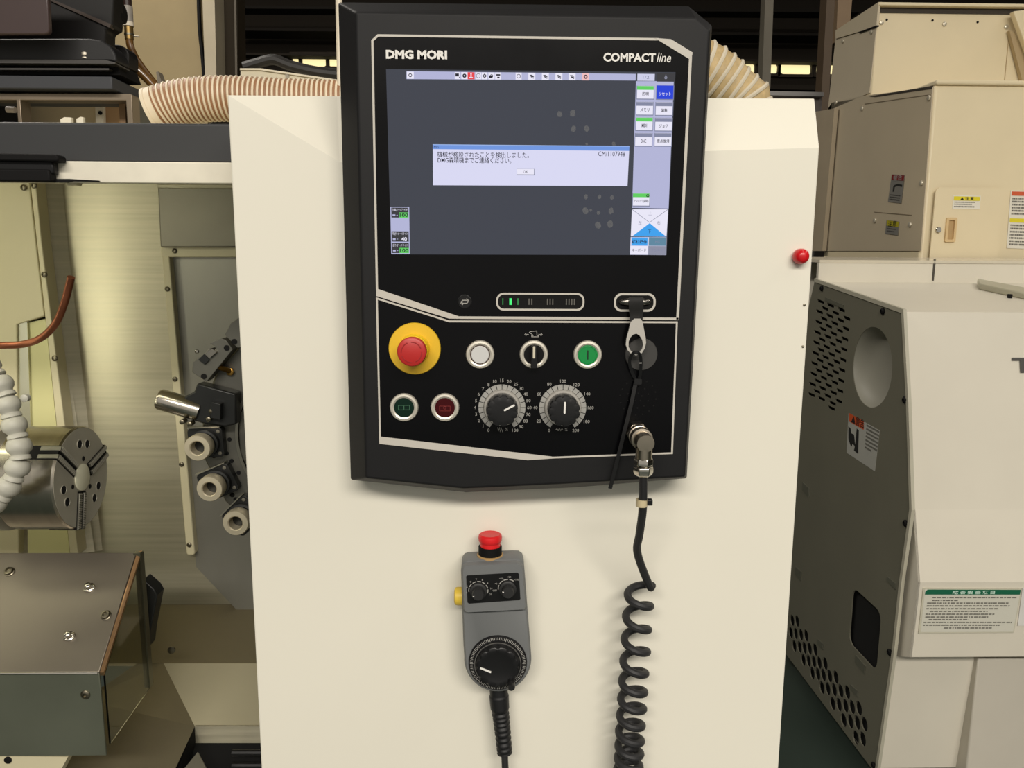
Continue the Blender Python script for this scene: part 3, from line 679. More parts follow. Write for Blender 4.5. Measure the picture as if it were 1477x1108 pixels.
for i in range(100):
    a = 2 * PI * i / 100; c, sn = math.cos(a), math.sin(a); r1 = 40 * s; r0 = (36.2 if i % 10 else 35.4) * s; hw = .0003
    g.append(face(F(r0 * c - hw * sn, r0 * sn + hw * c, .0034), F(r1 * c - hw * sn, r1 * sn + hw * c, .0029), F(r1 * c + hw * sn, r1 * sn - hw * c, .0029), F(r0 * c + hw * sn, r0 * sn - hw * c, .0034)))
mk('graduations', join(*g), grey_p, o, smooth=False)
loops = []
for r, h, fl_ in ((33.5, .003, 0), (33.5, .005, 0), (31.4, .0055, 0), (31, .009, .9), (30.6, .0125, 1), (28.6, .0135, .6), (22, .0132, 0), (20, .0125, 0), (.5, .0125, 0)):
    loops.append([F((r - fl_ * 2.2 * max(0, math.cos(12 * 2 * PI * k / 96)) ** 2) * s * math.cos(2 * PI * k / 96), (r - fl_ * 2.2 * max(0, math.cos(12 * 2 * PI * k / 96)) ** 2) * s * math.sin(2 * PI * k / 96), h) for k in range(96)])
mk('wheel_knob', loft(*loops, cap0=False), M('wheel_black', (20, 20, 21), .38, var=.05), o)
mk('wheel_rim_ring', fring(F, 32.6 * s, 33.8 * s, .005, .0056, 60), M('rim_grey', (112, 110, 106), .4, metal=.4), o)
mk('wheel_pointer', strip([(-25 * s, .2 * s), (-9.6 * s, -6.6 * s)], 2.6 * s, F, .0128, .0134), white_p, o)
F2 = FY(737, 974, YF)
mk('crank_grip', frev(F2, [(4.6 * s, .0125), (4.6 * s, .019), (5.4 * s, .020), (5.4 * s, .027), (4.4 * s, .0285), (.3 * s, .0286)], 24), M('grip_black', (28, 28, 28), .35), o)
# red stop on top, yellow enabling button at the side, plug below
pt0 = U(707, 801, .879); Ft = Frame(pt0, (1, 0, 0), (0, 1, 0)); s = S(707, 803, .879)
mk('seal_ring', frev(Ft, [(19 * s, -.004), (19 * s, .0012), (17.4 * s, .0018)], 40), M('seal_tan', (176, 142, 92), .5), pd)
mk('stop_collar', frev(Ft, [(16.8 * s, 0), (16.8 * s, .0115), (16 * s, .012)], 40), blackmat, pd)
mk('stop_cap', frev(Ft, [(14.6 * s, .0105), (14.8 * s, .0165), (16.6 * s, .0185), (17.2 * s, .0225), (16.4 * s, .0255), (14 * s, .0268), (11 * s, .0262), (.5 * s, .0262)], 40), M('stop_red_bright', (222, 36, 40), .38, var=.03), pd)
pt1 = U(667, 860, .878); Fx = Frame(pt1, (0, 1, 0), (0, 0, -1)) if False else Frame(pt1, (0, 0, 1), (0, 1, 0))
s = S(667, 860, .878)
mk('yellow_side_button', frev(Fx, [(13 * s, -.004), (13 * s, .0055), (12.2 * s, .0085), (9 * s, .0098), (.5 * s, .0102)], 32), M('button_yellow', (222, 190, 70), .45, var=.03), pd)
kp = smoothpath([U(719, 992, .882), U(721, 1020, .880), U(724.5, 1050, .878), U(728, 1086, .876)], 60)
def krad(t):
    base = .0108 - .0022 * t
    if t < .12: return .0112
    if t < .36: return .0122 - .002 * (t - .12)
    return base + .0009 * (1 if (t * 14) % 1 < .6 else -1.2)
mk('cable_boot', tube(kp, krad, 20), M('boot_rubber', (22, 22, 23), .5, var=.05), pd, angle=60)
lo = hel[-1]
mk('pendant_cable', tube(smoothpath([U(727.5, 1082, .876), U(729, 1120, .874), U(732, 1230, .872), V((.02, .872, .66)), V((.08, .87, .60)), V((.13, .869, .66)), lo], 44), .0043, 10), rub, pd)
# ============================================================ machining chamber of the lathe
YW = 1.60
ch = thing('machining_chamber', (-.75, 1.3, 0), 'open steel lathed chamber with cream panels beside the cream column', 'machine chamber')
ch['label'] = 'open lathe chamber with brushed steel wall and cream panels beside the cream column'
zc = U(200, 872, YW).z
mk('back_wall', box(-1.5, -.08, YW, YW + .01, zc, 1.71), steel, ch)
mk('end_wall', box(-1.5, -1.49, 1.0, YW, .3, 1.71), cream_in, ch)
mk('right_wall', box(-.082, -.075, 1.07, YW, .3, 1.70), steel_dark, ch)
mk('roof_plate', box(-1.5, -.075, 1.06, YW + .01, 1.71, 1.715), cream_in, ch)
mk('top_beam', box(-1.5, -.3008, 1.0, 1.06, U(180, 235, 1.0).z, U(180, 177, 1.0).z), charcoal, ch, bevel=.003)
mk('door_rail', box(-1.5, -.3008, .985, .9995, U(200, 264, .985).z, U(200, 233, .985).z), M('rail_white', (228, 222, 204), .4, var=.05, vscale=30), ch, bevel=.0015)
mk('rail_clip', ppx([(95, 262.5), (112, 263), (110, 267), (97, 267)], .988, 1.0), cream_in, ch)
dp = thing('door_bracket', U(40, 240, .98), 'black stepped door bracket on the end of the white rail', 'bracket')
mk('upper_arm', ppx([(-420, 212), (80, 222), (84, 226), (84, 233), (-420, 226)], .965, .984), blackmat, dp, bevel=.002)
mk('lower_arm', ppx([(-420, 223), (76, 231), (78, 250), (72, 252), (-420, 246)], .972, .984), black, dp, bevel=.002)
mk('foot', ppx([(-420, 239), (70, 244), (73, 262), (-420, 255)], .968, .984), blackmat, dp, bevel=.002)
mk('rubber_wiper', ppx([(70, 258), (100, 258), (142, 260.4), (140, 262), (104, 261), (96, 263), (70, 263)], .980, .9845), blackmat, dp)
# left cream panels
YL = 1.545
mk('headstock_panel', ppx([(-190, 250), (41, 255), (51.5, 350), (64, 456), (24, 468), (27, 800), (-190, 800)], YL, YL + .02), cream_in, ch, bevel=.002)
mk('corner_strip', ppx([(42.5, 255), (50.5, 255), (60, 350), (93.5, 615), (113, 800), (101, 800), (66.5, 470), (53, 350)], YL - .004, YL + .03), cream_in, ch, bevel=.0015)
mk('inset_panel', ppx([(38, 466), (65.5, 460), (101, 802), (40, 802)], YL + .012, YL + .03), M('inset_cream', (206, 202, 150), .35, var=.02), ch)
mk('lamp_glint_strip', ppx([(24, 467), (39, 462), (45, 640), (27, 640)], YL + .006, YL + .02), M('glint_strip_metal', (214, 212, 190), .22, metal=.6, var=.02), ch)  # added bright strip standing in for the lamp's reflection on the panel
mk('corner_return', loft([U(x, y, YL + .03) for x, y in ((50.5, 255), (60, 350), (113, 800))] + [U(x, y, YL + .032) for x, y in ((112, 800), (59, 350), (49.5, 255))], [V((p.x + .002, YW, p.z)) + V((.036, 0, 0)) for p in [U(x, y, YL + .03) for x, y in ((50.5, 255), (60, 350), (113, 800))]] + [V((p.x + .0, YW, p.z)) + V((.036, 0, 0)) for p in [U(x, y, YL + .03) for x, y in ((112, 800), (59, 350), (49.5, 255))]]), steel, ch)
def screw(px, py, Y, parent, r=.0055, m=screwm, name='screw'):
    F = FY(px, py, Y)
    o = mk(name, frev(F, [(r, -.001), (r, .0012), (r * .75, .0026), (r * .42, .003), (r * .4, .0012), (r * .1, .0012)], 16), m, parent)
    return o
for px, py in ((34, 270.5), (49, 267.5), (64, 396), (79, 517)): screw(px, py, YL - .004, ch, .0058)
# stainless cover and framed service panel on the back wall
mk('upper_cover', ppx([(227, 268), (345, 268), (345, 357), (231, 357)], 1.555, YW), steel_dark, ch, bevel=.003)
mk('upper_cover_lip', ppx([(226, 266), (345, 266), (345, 272), (227, 271)], 1.545, YW), steel, ch, bevel=.001)
Yf = 1.57
mk('frame_rail', ppx([(231, 355), (345, 355), (345, 371), (232.5, 371)], Yf, YW), cream_in, ch, bevel=.002)
mk('frame_stile', ppx([(233.5, 369), (244, 369), (281, 798), (279, 801), (270.5, 801), (268.5, 798)], Yf, YW), cream_in, ch, bevel=.002)
mk('service_panel', ppx([(243, 371), (345, 371), (385, 905), (365, 905), (283, 818)], YW - .012, YW), M('panel_steel_grey', (150, 148, 138), .40, metal=.6, var=.10, vscale=6, stretch=(1, 1, .4)), ch)
for px, py in ((252, 362), (241.5, 417), (252.5, 547), (262, 670), (273, 786)): screw(px, py, Yf, ch, .0052)
screw(284, 507, YW - .012, ch, .0042, chrome)
# chute plates below
Y1, Y2 = 1.47, 1.33
pA = [U(60, 872, YW), U(390, 872, YW), U(390, 957, Y1), U(120, 957, Y1)]
mk('sloping_plate', prism(pA, (0, .004, -.008)), olive, ch, smooth=False)
pB = [U(236, 957, Y1), U(400, 957, Y1), U(400, 1048, Y2), U(281, 1048, Y2)]
chute = M('chute_cream', (172, 165, 138), .42, var=.05)
mk('chute_plate', prism(pB, (0, .003, -.006)), chute, ch, smooth=False)
mk('chute_lip', ppx([(281, 1048), (400, 1048), (402, 1072), (276, 1072)], Y2 - .002, Y2 + .002), steel, ch, smooth=False)
pC = [U(214, 945, 1.50), U(236, 957, Y1), U(281, 1048, Y2), U(250, 1120, 1.24), U(60, 1120, 1.22), U(120, 1010, 1.36)]
mk('side_plate', ([*pC], [(0, 1, 5), (1, 2, 5), (2, 3, 5), (3, 4, 5)]), olive, ch, smooth=False)
mk('pit_back', ppx([(240, 1070), (402, 1070), (402, 1200), (240, 1200)], Y2 + .02, Y2 + .04), void, ch)
mk('pit_edge', prism([U(281, 1048, Y2 - .001), U(276, 1072, Y2 - .001), U(252, 1122, 1.235), U(247, 1122, 1.235)], (0, 0, -.03)), blackmat, ch)
for py in (1086, 1104): mk('pit_bar', tube([U(335, py, Y2 - .03), U(420, py, Y2 - .03)], .006, 10), black, ch)
mk('pit_guard', prism([U(285, 1085, 1.24), U(305, 1122, 1.20), U(255, 1122, 1.20)], (0, .004, -.004)), steel_dark, ch)
mk('chamber_base', box(-1.5, -.075, 1.07, 1.62, 0, .35), cream, ch)
mk('bolt', frev(FY(248, 937, 1.40), [(.007, 0), (.007, .004), (.003, .005)], 12), screwm, ch)

# ============================================================ chuck
ck = thing('three_jaw_chuck', U(118, 761, 1.30), 'polished steel three jaw lathe chuck with white centre cap', 'chuck')
cf = U(118, 688.5, 1.30); RC = .0885
Fc = Frame(cf, (0, 1, 0), (0, 0, 1))       # axis +X, u = +Y (away), v = up
cks = M('ground_steel', (176, 170, 156), .24, metal=1, var=.08, vscale=8, stretch=(14, 1, 1)); ckf = M('faced_steel', (186, 182, 168), .45, metal=.4, var=.08, vscale=20)
mk('body', frev(Fc, [(RC * .9, -.098), (RC, -.095), (RC, -.003), (RC * .975, 0), (.02, 0)], 72), cks, ck)
mk('back_flange', frev(Fc, [(RC * .7, -.16), (RC * 1.02, -.158), (RC * 1.02, -.115), (RC * .8, -.112), (RC * .8, -.096)], 56, cap1=False), ckf, ck)
mk('spindle_nose', frev(Fc, [(RC * .8, -.50), (RC * .8, -.16)], 40), steel_dark, ck)
mk('face_plate', frev(Fc, [(RC * .965, -.001), (RC * .965, .0004), (.004, .0004)], 72), ckf, ck)
mk('centre_cap', frev(Fc, [(RC * .26, 0), (RC * .26, .002), (RC * .24, .003), (RC * .02, .0032)], 32), M('cap_white', (222, 220, 196), .4, var=.03), ck)
jd = M('jaw_dark_steel', (112, 110, 100), .4, metal=.7, var=.1)
for a in (137, 17, 257):
    a = math.radians(a); er = (math.cos(a), math.sin(a)); et = (-math.sin(a), math.cos(a))
    Fj = Frame(cf, Fc(er[0], er[1]) - cf, Fc(et[0], et[1]) - cf)
    mk('jaw_slot', fbox(Fj, RC * .27, RC * 1.004, -.0125, .0125, -.045, .0012), blackmat, ck)
    j = mk('master_jaw', join(fbox(Fj, RC * .30, RC * 1.01, -.0115, -.0035, -.03, .004), fbox(Fj, RC * .30, RC * 1.01, .0035, .0115, -.03, .004), fbox(Fj, RC * .30, RC * .99, -.0035, .0035, -.02, -.001)), jd, ck, bevel=.0008)
    g = [fbox(Fj, RC * (.32 + .034 * k), RC * (.332 + .034 * k), sg * .0035 + (-.008 if sg < 0 else 0), sg * .0035 + (0 if sg < 0 else .008), .004, .0046) for k in range(20) for sg in (-1, 1)]
    mk('serrations', join(*g), ckf, j, smooth=False)
    for da in (-.42, .42):
        c = Fc(RC * .66 * math.cos(a + PI / 3 * (1 if da > 0 else 1) + da * .5), RC * .66 * math.sin(a + PI / 3 + da * .5))
        Fb = Frame(c, (0, 1, 0), (0, 0, 1))
        o = mk('socket_bolt', frev(Fb, [(.0085, -.002), (.0085, .0012), (.0074, .0014), (.0072, .0006)], 20, cap1=False), ckf, ck)
        mk('socket', frev(Fb, [(.0070, -.002), (.0070, .0009)], 20), void, o)
    c = Fc(RC * .36 * math.cos(a + 1.0), RC * .36 * math.sin(a + 1.0)); Fb = Frame(c, (0, 1, 0), (0, 0, 1))
    mk('cap_screw', frev(Fb, [(.0042, 0), (.0042, .001), (.0025, .0012)], 14), void, ck)
# top master jaw block seen over the rim
# ============================================================ turret
YT = 1.36
tc = U(467, 629, YT); sT = S(320, 640, YT)
tt = thing('tool_turret', (tc.x, YT + .2, tc.z - .2), 'dark steel lathe turret with bored tool sockets half behind the cream column', 'tool turret')
Ft = Frame(tc, (1, 0, 0), (0, 0, 1))
tdk = M('turret_steel', (104, 103, 95), .42, metal=.6, var=.10, vscale=14); tbl = M('blackened_tool', (38, 39, 38), .36, metal=.3, var=.08, vscale=30)
mk('disc', frev(Ft, [(176 * sT, -.07), (178 * sT, -.066), (178 * sT, -.003), (175 * sT, 0), (124 * sT, 0), (123 * sT, .004), (118 * sT, .006), (.002, .006)], 16, a0=PI / 16), tdk, tt, angle=20)
mk('hub_ring', fring(Ft, 122 * sT, 126 * sT, 0, .007, 64), M('turret_rim', (150, 146, 134), .3, metal=1), tt)
mk('drum', frev(Ft, [(120 * sT, -.20), (120 * sT, -.07)], 40), steel_dark, tt)
ringm = M('bore_ring', (206, 196, 170), .35, metal=.5, var=.05)
def station(adeg):
    a = math.radians(adeg); er = V((math.cos(a), 0, math.sin(a))); et = V((-math.sin(a), 0, math.cos(a)))
    return Frame(tc + er * 172 * sT, et, -er) if False else Frame(tc + er * 166 * sT, -er, -et)
def socket_holder(ad):
    Fs = station(ad); s = sT
    Fs = Frame(Fs.o, (Fs.ex), Fs.ey)
    if Fs.ez.y > 0: Fs = Frame(Fs.o, Fs.ex, -Fs.ey)
    o = mk('tool_socket', fpoly(Fs, rrect(50 * s, 44 * s, 6 * s, 3, 0, 0), 0, .016), tbl, tt, bevel=.0012)
    mk('bright_edge', fbox(Fs, -24 * s, 22 * s, 22 * s, 23.6 * s, .003, .018), M('edge_bright', (176, 172, 156), .3, metal=.9), o)
    mk('neck', frev(Fs, [(20 * s, .016), (20 * s, .026), (17 * s, .027), (17 * s, .036)], 36), tbl, o)
    mk('bore_ring', frev(Fs, [(17.6 * s, .034), (18.4 * s, .036), (18.4 * s, .054), (17.4 * s, .0565), (11 * s, .0570), (9.6 * s, .0555), (9.4 * s, .03)], 40, cap1=False), ringm, o)
    mk('bore', frev(Fs, [(9.6 * s, .031), (9.6 * s, .033)], 24), void, o)
    for u, v in ((-19, -16), (19, -16), (19, 16)): mk('screw', frev(Frame(Fs(u * s, v * s, 0), Fs.ex, Fs.ey), [(2.6 * s, .016), (2.6 * s, .0175), (1.2 * s, .0178)], 12), steel_dark, o)
for ad in (-2.5, -23.5, -44.5): socket_holder(180 - ad)
# bolts between the stations
for ad in (172, 190.5, 213, 216, 230, 168, 151):
    for rr in (.0,):
        p = Ft(163 * sT * math.cos(math.radians(ad)), 163 * sT * math.sin(math.radians(ad)), 0)
        if ad not in (172, 168, 151): mk('bolt_hole', frev(Frame(p, (1, 0, 0), (0, 0, 1)), [(3.6 * sT, -.001), (3.6 * sT, .0006)], 14), void, tt)
for px, py in ((331, 634), (344, 682), (334, 665), (327, 654), (345, 700)):
    mk('bolt_hole', frev(FY(px, py, YT - .0008), [(3.0 * sT, -.001), (3.0 * sT, .0008)], 12), void, tt)
# boring bar holder that points at the chuck
YB2 = YT - .03
bb = mk('bar_holder', loft([U(x, y, YB2) for x, y in ((263, 577), (268, 571), (280, 565), (284, 553), (340, 568), (341, 612), (325, 616), (292, 611), (262, 602))], [U(x, y, YB2) + V((0, .03, 0)) for x, y in ((263, 577), (268, 571), (280, 565), (284, 553), (340, 568), (341, 612), (325, 616), (292, 611), (262, 602))]), tbl, tt, bevel=.003)
p0, p1 = U(228, 575, YB2 + .004), U(272, 588, YB2 + .010)
ax = (p0 - p1).normalized(); ey = V((0, 1, 0)); ey = (ey - ax * ey.dot(ax)).normalized(); ex = ey.cross(ax)
Fb = Frame(p1, ex, ey); ln = (p0 - p1).length; rb = 15 * sT
mk('bar_blank', frev(Fb, [(rb, -.02), (rb, ln - .004), (rb * .86, ln), (rb * .05, ln)], 36), M('bar_polished', (188, 182, 170), .22, metal=1, var=0), bb)
mk('holder_block', ppx([(304, 580), (318, 583), (318, 606), (303, 603)], YB2 - .014, YB2), tbl, bb, bevel=.001)
for px, py in ((308, 592), (304, 603), (266, 607), (277, 610)): mk('clamp_screw', frev(FY(px, py, YB2 - .001), [(3.4 * sT, -.004), (3.4 * sT, .012), (2 * sT, .013)], 12), screwm, bb)
# turning tool holder above it
def tool_block(dx, dy, k=1.0):
    pts = [(278, 525), (282, 518), (294, 511), (288, 505), (303, 489), (311, 496), (304, 499), (318, 488), (335, 505), (298, 551), (277, 538)]
    pts = [(278, 523), (284, 517), (295, 511), (301, 503), (308, 506), (312, 501), (302, 495), (320, 488), (326, 491), (336, 504), (298, 551), (277, 537)]
    pts = [(x + dx, y + dy) for x, y in pts]
    o = mk('tool_block', ppx(pts, YT - .028, YT + .0), tdk, tt, bevel=.001)
    mk('insert', ppx([(x + dx, y + dy) for x, y in ((296, 511), (306, 503), (312, 508), (302, 517))], YT - .034, YT - .02), M('insert_bright', (150, 146, 136), .3, metal=1), o)
    mk('insert', ppx([(x + dx, y + dy) for x, y in ((286, 519), (294, 511), (302, 519), (295, 526))], YT - .032, YT - .02), tbl, o)
    for px, py in ((327, 502), (294, 543)): mk('bolt_hole', frev(FY(px + dx, py + dy, YT - .0285), [(4 * sT, -.001), (4 * sT, .0008)], 14), void, o)
tool_block(0, 0)
pts = [(324, 483), (333, 466), (345, 458), (365, 470), (360, 500), (342, 502)]
o = mk('tool_block', ppx(pts, YT - .028, YT), tdk, tt, bevel=.001)
mk('bolt_hole', frev(FY(338, 493, YT - .0285), [(4 * sT, -.001), (4 * sT, .0008)], 14), void, o)
o = mk('coolant_nozzle', tube([U(334, 536, YT), U(331, 535, YT - .006), U(314, 529, YT - .020)], .0048, 12), M('brass', (176, 136, 66), .35, metal=1), tt)
mk('nozzle_nut', frev(FY(333, 536, YT - .001), [(5.6 * sT, 0), (5.6 * sT, .006), (4 * sT, .007)], 6), M('brass', (176, 136, 66)), o)

# ============================================================ steel chip cover in front of the chuck
bx = U(143, 970, 1.15); XB = bx.x
bt = UX(197, 797, XB); br = UX(216, 985, XB); bf = UX(152, 1075, XB)
zf = U(150, 1090, 1.15).z
cv = thing('chip_cover', (XB - .3, 1.2, zf), 'folded steel chip cover with a clear side window under the chuck', 'cover')
cvs = M('cover_steel', (120, 113, 102), .42, metal=.85, var=.10, vscale=3); cvf = M('cover_front_steel', (104, 108, 94), .38, metal=.5, var=.12, vscale=6)
XL = -1.35
mk('top_plate', prism([V((XL, bx.y, bx.z)), V((XB, bx.y, bx.z)), V((XB, bt.y, bt.z)), V((XL, bt.y, bt.z))], (0, .001, -.004)), cvs, cv, bevel=.0015)
mk('front_plate', box(XL, XB, 1.15, 1.154, zf, bx.z - .002), cvf, cv, bevel=.001)
mk('folded_edge', tube([V((XL, bx.y, bx.z - .001)), V((XB - .002, bx.y, bx.z - .001))], .0022, 8), chrome, cv)
lipm = M('edge_painted_glow', (206, 164, 124), .28, metal=1)  # orange reflection along the edge, put into the metal's colour
mk('edge_lip', prism([V((XB + .001, bx.y, bx.z)), V((XB + .007, bx.y, bx.z)), V((XB + .007, bt.y + .005, bt.z + .002)), V((XB + .001, bt.y, bt.z))], (0, .001, -.006)), lipm, cv)
gl = M('clear_window', (214, 214, 196), .05, var=0, trans=1, ior=1.3)
sd = [V((XB + .004, bx.y + .004, bx.z - .006)), V((XB + .004, bt.y + .004, bt.z - .004)), V((XB + .004, br.y, br.z)), V((XB + .004, bf.y + .004, bf.z)), ]
mk('side_window', prism(sd, (.003, 0, 0)), gl, cv, smooth=False)
mk('window_post', box(XB - .004, XB + .008, bt.y - .004, bt.y + .010, br.z, bt.z), M('post_steel', (120, 118, 100), .3, metal=.9), cv)
nt = (V((0, bt.y - bx.y, bt.z - bx.z))).normalized()
def topF(px, py):
    n = V((0, -(bt.z - bx.z), bt.y - bx.y)).normalized(); p = UP(px, py, bx, n); return Frame(p, (1, 0, 0), nt)
for px, py in ((14, 825), (153, 888)):
    mk('bolt', frev(topF(px, py), [(.0085, 0), (.0085, .0012), (.007, .002), (.0066, .006), (.004, .0064), (.0036, .004)], 16), screwm, cv)
for px, py in ((130, 848), (101, 918)):
    F = topF(px, py); o = mk('wing_bolt', frev(F, [(.0085, 0), (.008, .002), (.0055, .003), (.005, .012), (.0035, .013)], 12), chrome, cv)
    mk('wing', join(fbox(F, .002, .010, -.0015, .0015, .003, .009), fbox(F, -.007, -.001, -.008, -.004, .001, .005)), chrome, o, bevel=.0008)
mk('bolt', frev(FY(123.5, 1002, 1.15), [(.0075, 0), (.0075, .0015), (.005, .003), (.0035, .0032), (.0033, .001)], 16), screwm, cv)
mk('lower_bracket', ppx([(-60, 1090), (98, 1092), (80, 1125), (-60, 1125)], 1.16, 1.19), cream_in, cv)
mk('bolt', frev(FY(12, 1096, 1.16), [(.006, 0), (.006, .002), (.004, .003)], 14), blackmat, cv)
wb = mk('end_block', ppx([(206, 836), (222, 850), (227, 859), (217, 910), (214, 935), (208, 930)], 1.33, 1.36), tbl, cv, bevel=.002)

# ============================================================ coolant lines
ch2 = thing('coolant_hose', U(5, 740, 1.2), 'white segmented plastic coolant hose bending in front of the chuck', 'hose')
lm = M('locline_white', (184, 182, 170), .45, var=.03)
cp_ = smoothpath([U(-24, 520, 1.19), U(0, 552, 1.185), U(14, 592, 1.18), U(26, 634, 1.175), U(27, 668, 1.17), U(10, 705, 1.165), U(-22, 738, 1.16)], 40)
acc = [0]
for i in range(1, len(cp_)): acc.append(acc[-1] + (cp_[i] - cp_[i - 1]).length)
def at_len(d):
    for i in range(1, len(acc)):
        if acc[i] >= d: t = (d - acc[i - 1]) / (acc[i] - acc[i - 1]); return cp_[i - 1].lerp(cp_[i], t), (cp_[i] - cp_[i - 1]).normalized()
    return cp_[-1], (cp_[-1] - cp_[-2]).normalized()
nseg = 8
for k in range(nseg):
    p, t = at_len(acc[-1] * (k + .5) / nseg); L0 = acc[-1] / nseg
    up = V((0, 1, 0)); ex = (up - t * up.dot(t)).normalized(); F = Frame(p, ex, t.cross(ex))
    r = .0175
    mk('segment', frev(F, [(r * .55, -L0 * .52), (r * .84, -L0 * .44), (r * 1.0, -L0 * .26), (r * 1.04, -L0 * .08), (r * .96, L0 * .08), (r * .74, L0 * .20), (r * .68, L0 * .28), (r * .80, L0 * .32), (r * .84, L0 * .48), (r * .7, L0 * .52)], 24, cap0=True), lm, ch2, angle=60)
mk('side_lug', frev(FY(37, 574, 1.185), [(.006, -.004), (.006, .004), (.003, .006)], 12), lm, ch2)
tag(mk('copper_pipe', tube(smoothpath([U(-60, 500, 1.21), U(0, 498.5, 1.20), U(34, 496.5, 1.20), U(60, 487, 1.19), U(80, 467, 1.18), U(92, 440, 1.17), U(99, 415, 1.165), U(102.5, 400, 1.16)], 40), .0055, 14), M('copper', (150, 92, 66), .35, metal=.85, var=.08, vscale=30), loc=U(60, 487, 1.19)),
    'bent copper coolant pipe with an open upper end', 'pipe')
# ============================================================ behind the lathe, upper left
hd = thing('machine_head', U(80, 176, 1.55), 'black machine head on a dark steel shelf above the lathe beam', 'machine')
Yd = 1.42
mk('tinted_cover', ppx([(-420, -60), (66, -60), (71, 44), (69.5, 47.5), (65, 49), (-420, 51)], Yd - .06, Yd - .05), M('tinted_brown', (66, 53, 52), .3, var=.04), hd, bevel=.002)
bk = M('head_black', (15, 13, 12), .5, var=.08)
mk('head_body', ppx([(-420, -80), (166, -80), (163, 38), (152, 44), (152, 64), (-420, 64)], Yd + .06, Yd + .10), bk, hd, bevel=.004)
mk('head_rib', ppx([(70, 0), (78, 0), (160, 35), (158, 40)], Yd + .055, Yd + .07), M('rib_brown', (62, 52, 46), .5), hd)
mk('knob', frev(Frame(U(160, 19, Yd + .1), (0, 1, 0), (0, 0, 1)), [(.012, 0), (.012, .008), (.018, .010), (.018, .022), (.014, .024)], 24), blackmat, hd)
rc = [(-420, 57), (125, 55)] + cpt(134, 90, 34, -90, 0, 10) + [(160, 88), (-420, 86)]
mk('round_cover', ppx(rc, Yd, Yd + .05), M('cover_charcoal', (27, 27, 28), .45, var=.05), hd, bevel=.003)
mk('round_cover_back', ppx([(150, 63), (166, 64)] + cpt(168, 82, 18, -80, 0, 6) + [(186, 98), (150, 98)], Yd + .12, Yd + .16), bk, hd, bevel=.002)
mk('lower_rail', ppx([(-420, 84.5), (150, 86), (166, 90), (166, 92), (-420, 88.5)], Yd - .004, Yd + .05), M('rail_grey', (74, 72, 70), .4, metal=.5), hd)
mk('slide_block', ppx([(-420, 88), (168, 91), (174, 108), (-420, 107)], Yd + .02, Yd + .10), blackmat, hd)
mk('lower_rail', ppx([(-420, 97), (157, 98.5), (157, 101), (-420, 99.5)], Yd + .005, Yd + .03), M('rail_grey', (74, 72, 70)), hd)
F = FY(123.5, 80, Yd)
mk('grease_nipple', frev(Frame(U(123.5, 85, Yd + .004), (1, 0, 0), (0, 1, 0)), [(.006, 0), (.006, .002), (.0035, .004), (.006, .006), (.006, .010), (.0025, .012), (.0025, .016), (.001, .017)], 14), M('nipple_white', (214, 206, 190), .3, metal=.6), hd)
sh = M('shelf_slate', (56, 58, 63), .5, var=.04)
cs = U(161, 110, Yd); sb = UX(220, 127, cs.x)
mk('shelf', prism([V((-1.6, Yd, cs.z)), V((cs.x, Yd, cs.z)), V((cs.x, Yd, cs.z - .022)), V((-1.6, Yd, cs.z - .022))], (0, sb.y - Yd, 0)), sh, hd, bevel=.002)
brn = M('frame_steel_brown', (128, 116, 100), .35, metal=.7, var=.08)
mk('frame_rail', ppx([(-420, 133.5), (188, 135), (188, 145), (-420, 142.5)], Yd + .02, Yd + .05), brn, hd, bevel=.001)
mk('frame_post', ppx([(181, 136), (190, 136), (194, 235), (187, 235)], Yd + .02, Yd + .05), brn, hd, bevel=.001)
mk('frame_post', ppx([(23, 142), (29, 142), (36, 235), (31, 235)], Yd + .02, Yd + .05), brn, hd, bevel=.001)
mk('frame_post', ppx([(171, 144), (180, 144), (184, 232), (176, 232)], Yd + .07, Yd + .1), M('post_tan', (122, 96, 68), .6), hd)
mk('side_sheet', prism([UX(190, 139, cs.x + .012), UX(226, 141, cs.x + .012), UX(226, 224, cs.x + .012), UX(195, 236, cs.x + .012)], (-.004, 0, 0)), M('sheet_grey_green', (88, 88, 80), .5), hd)
mk('inner_sheet', ppx([(28, 142), (150, 143), (156, 240), (32, 240)], Yd + .30, Yd + .31), M('inner_cream', (196, 180, 146), .6, var=.04), hd)
mk('inner_board', ppx([(148, 143), (176, 143), (182, 240), (154, 240)], Yd + .28, Yd + .30), M('inner_tan', (178, 146, 108), .6, var=.04), hd)
mk('hinge_plate', ppx([(137, 145), (148.5, 145), (150, 200), (139, 200)], Yd + .26, Yd + .27), M('hinge_pale', (206, 198, 180), .5), hd)
for py in (149, 163): mk('hinge_screw', frev(FY(145, py, Yd + .26), [(.004, 0), (.004, .002)], 10), blackmat, hd)
mk('dark_insert', ppx([(-420, 143), (22, 143), (30, 240), (-420, 232)], Yd + .2, Yd + .24), blackmat, hd)
mk('white_handle', tube([U(10, 158, Yd + .18), U(22, 158.5, Yd + .18)], .006, 12), M('handle_white', (196, 186, 178), .4), hd)
for i, (x0_, x1_, y_) in enumerate(((87, 103, 171), (110, 120, 170.5))):
    tag(mk('paper_scrap', ppx([(x0_, y_ + 1), (x0_ + 6, y_ - 2), (x1_, y_ - 1.4), (x1_ + 1, 226), (x0_ + 3, 226)], 1.24 + .02 * i, 1.246 + .02 * i), M('paper_white', (220, 214, 196), .7)), ('crumpled' if i == 0 else 'square') + ' white paper scrap resting behind the charcoal beam', 'paper')

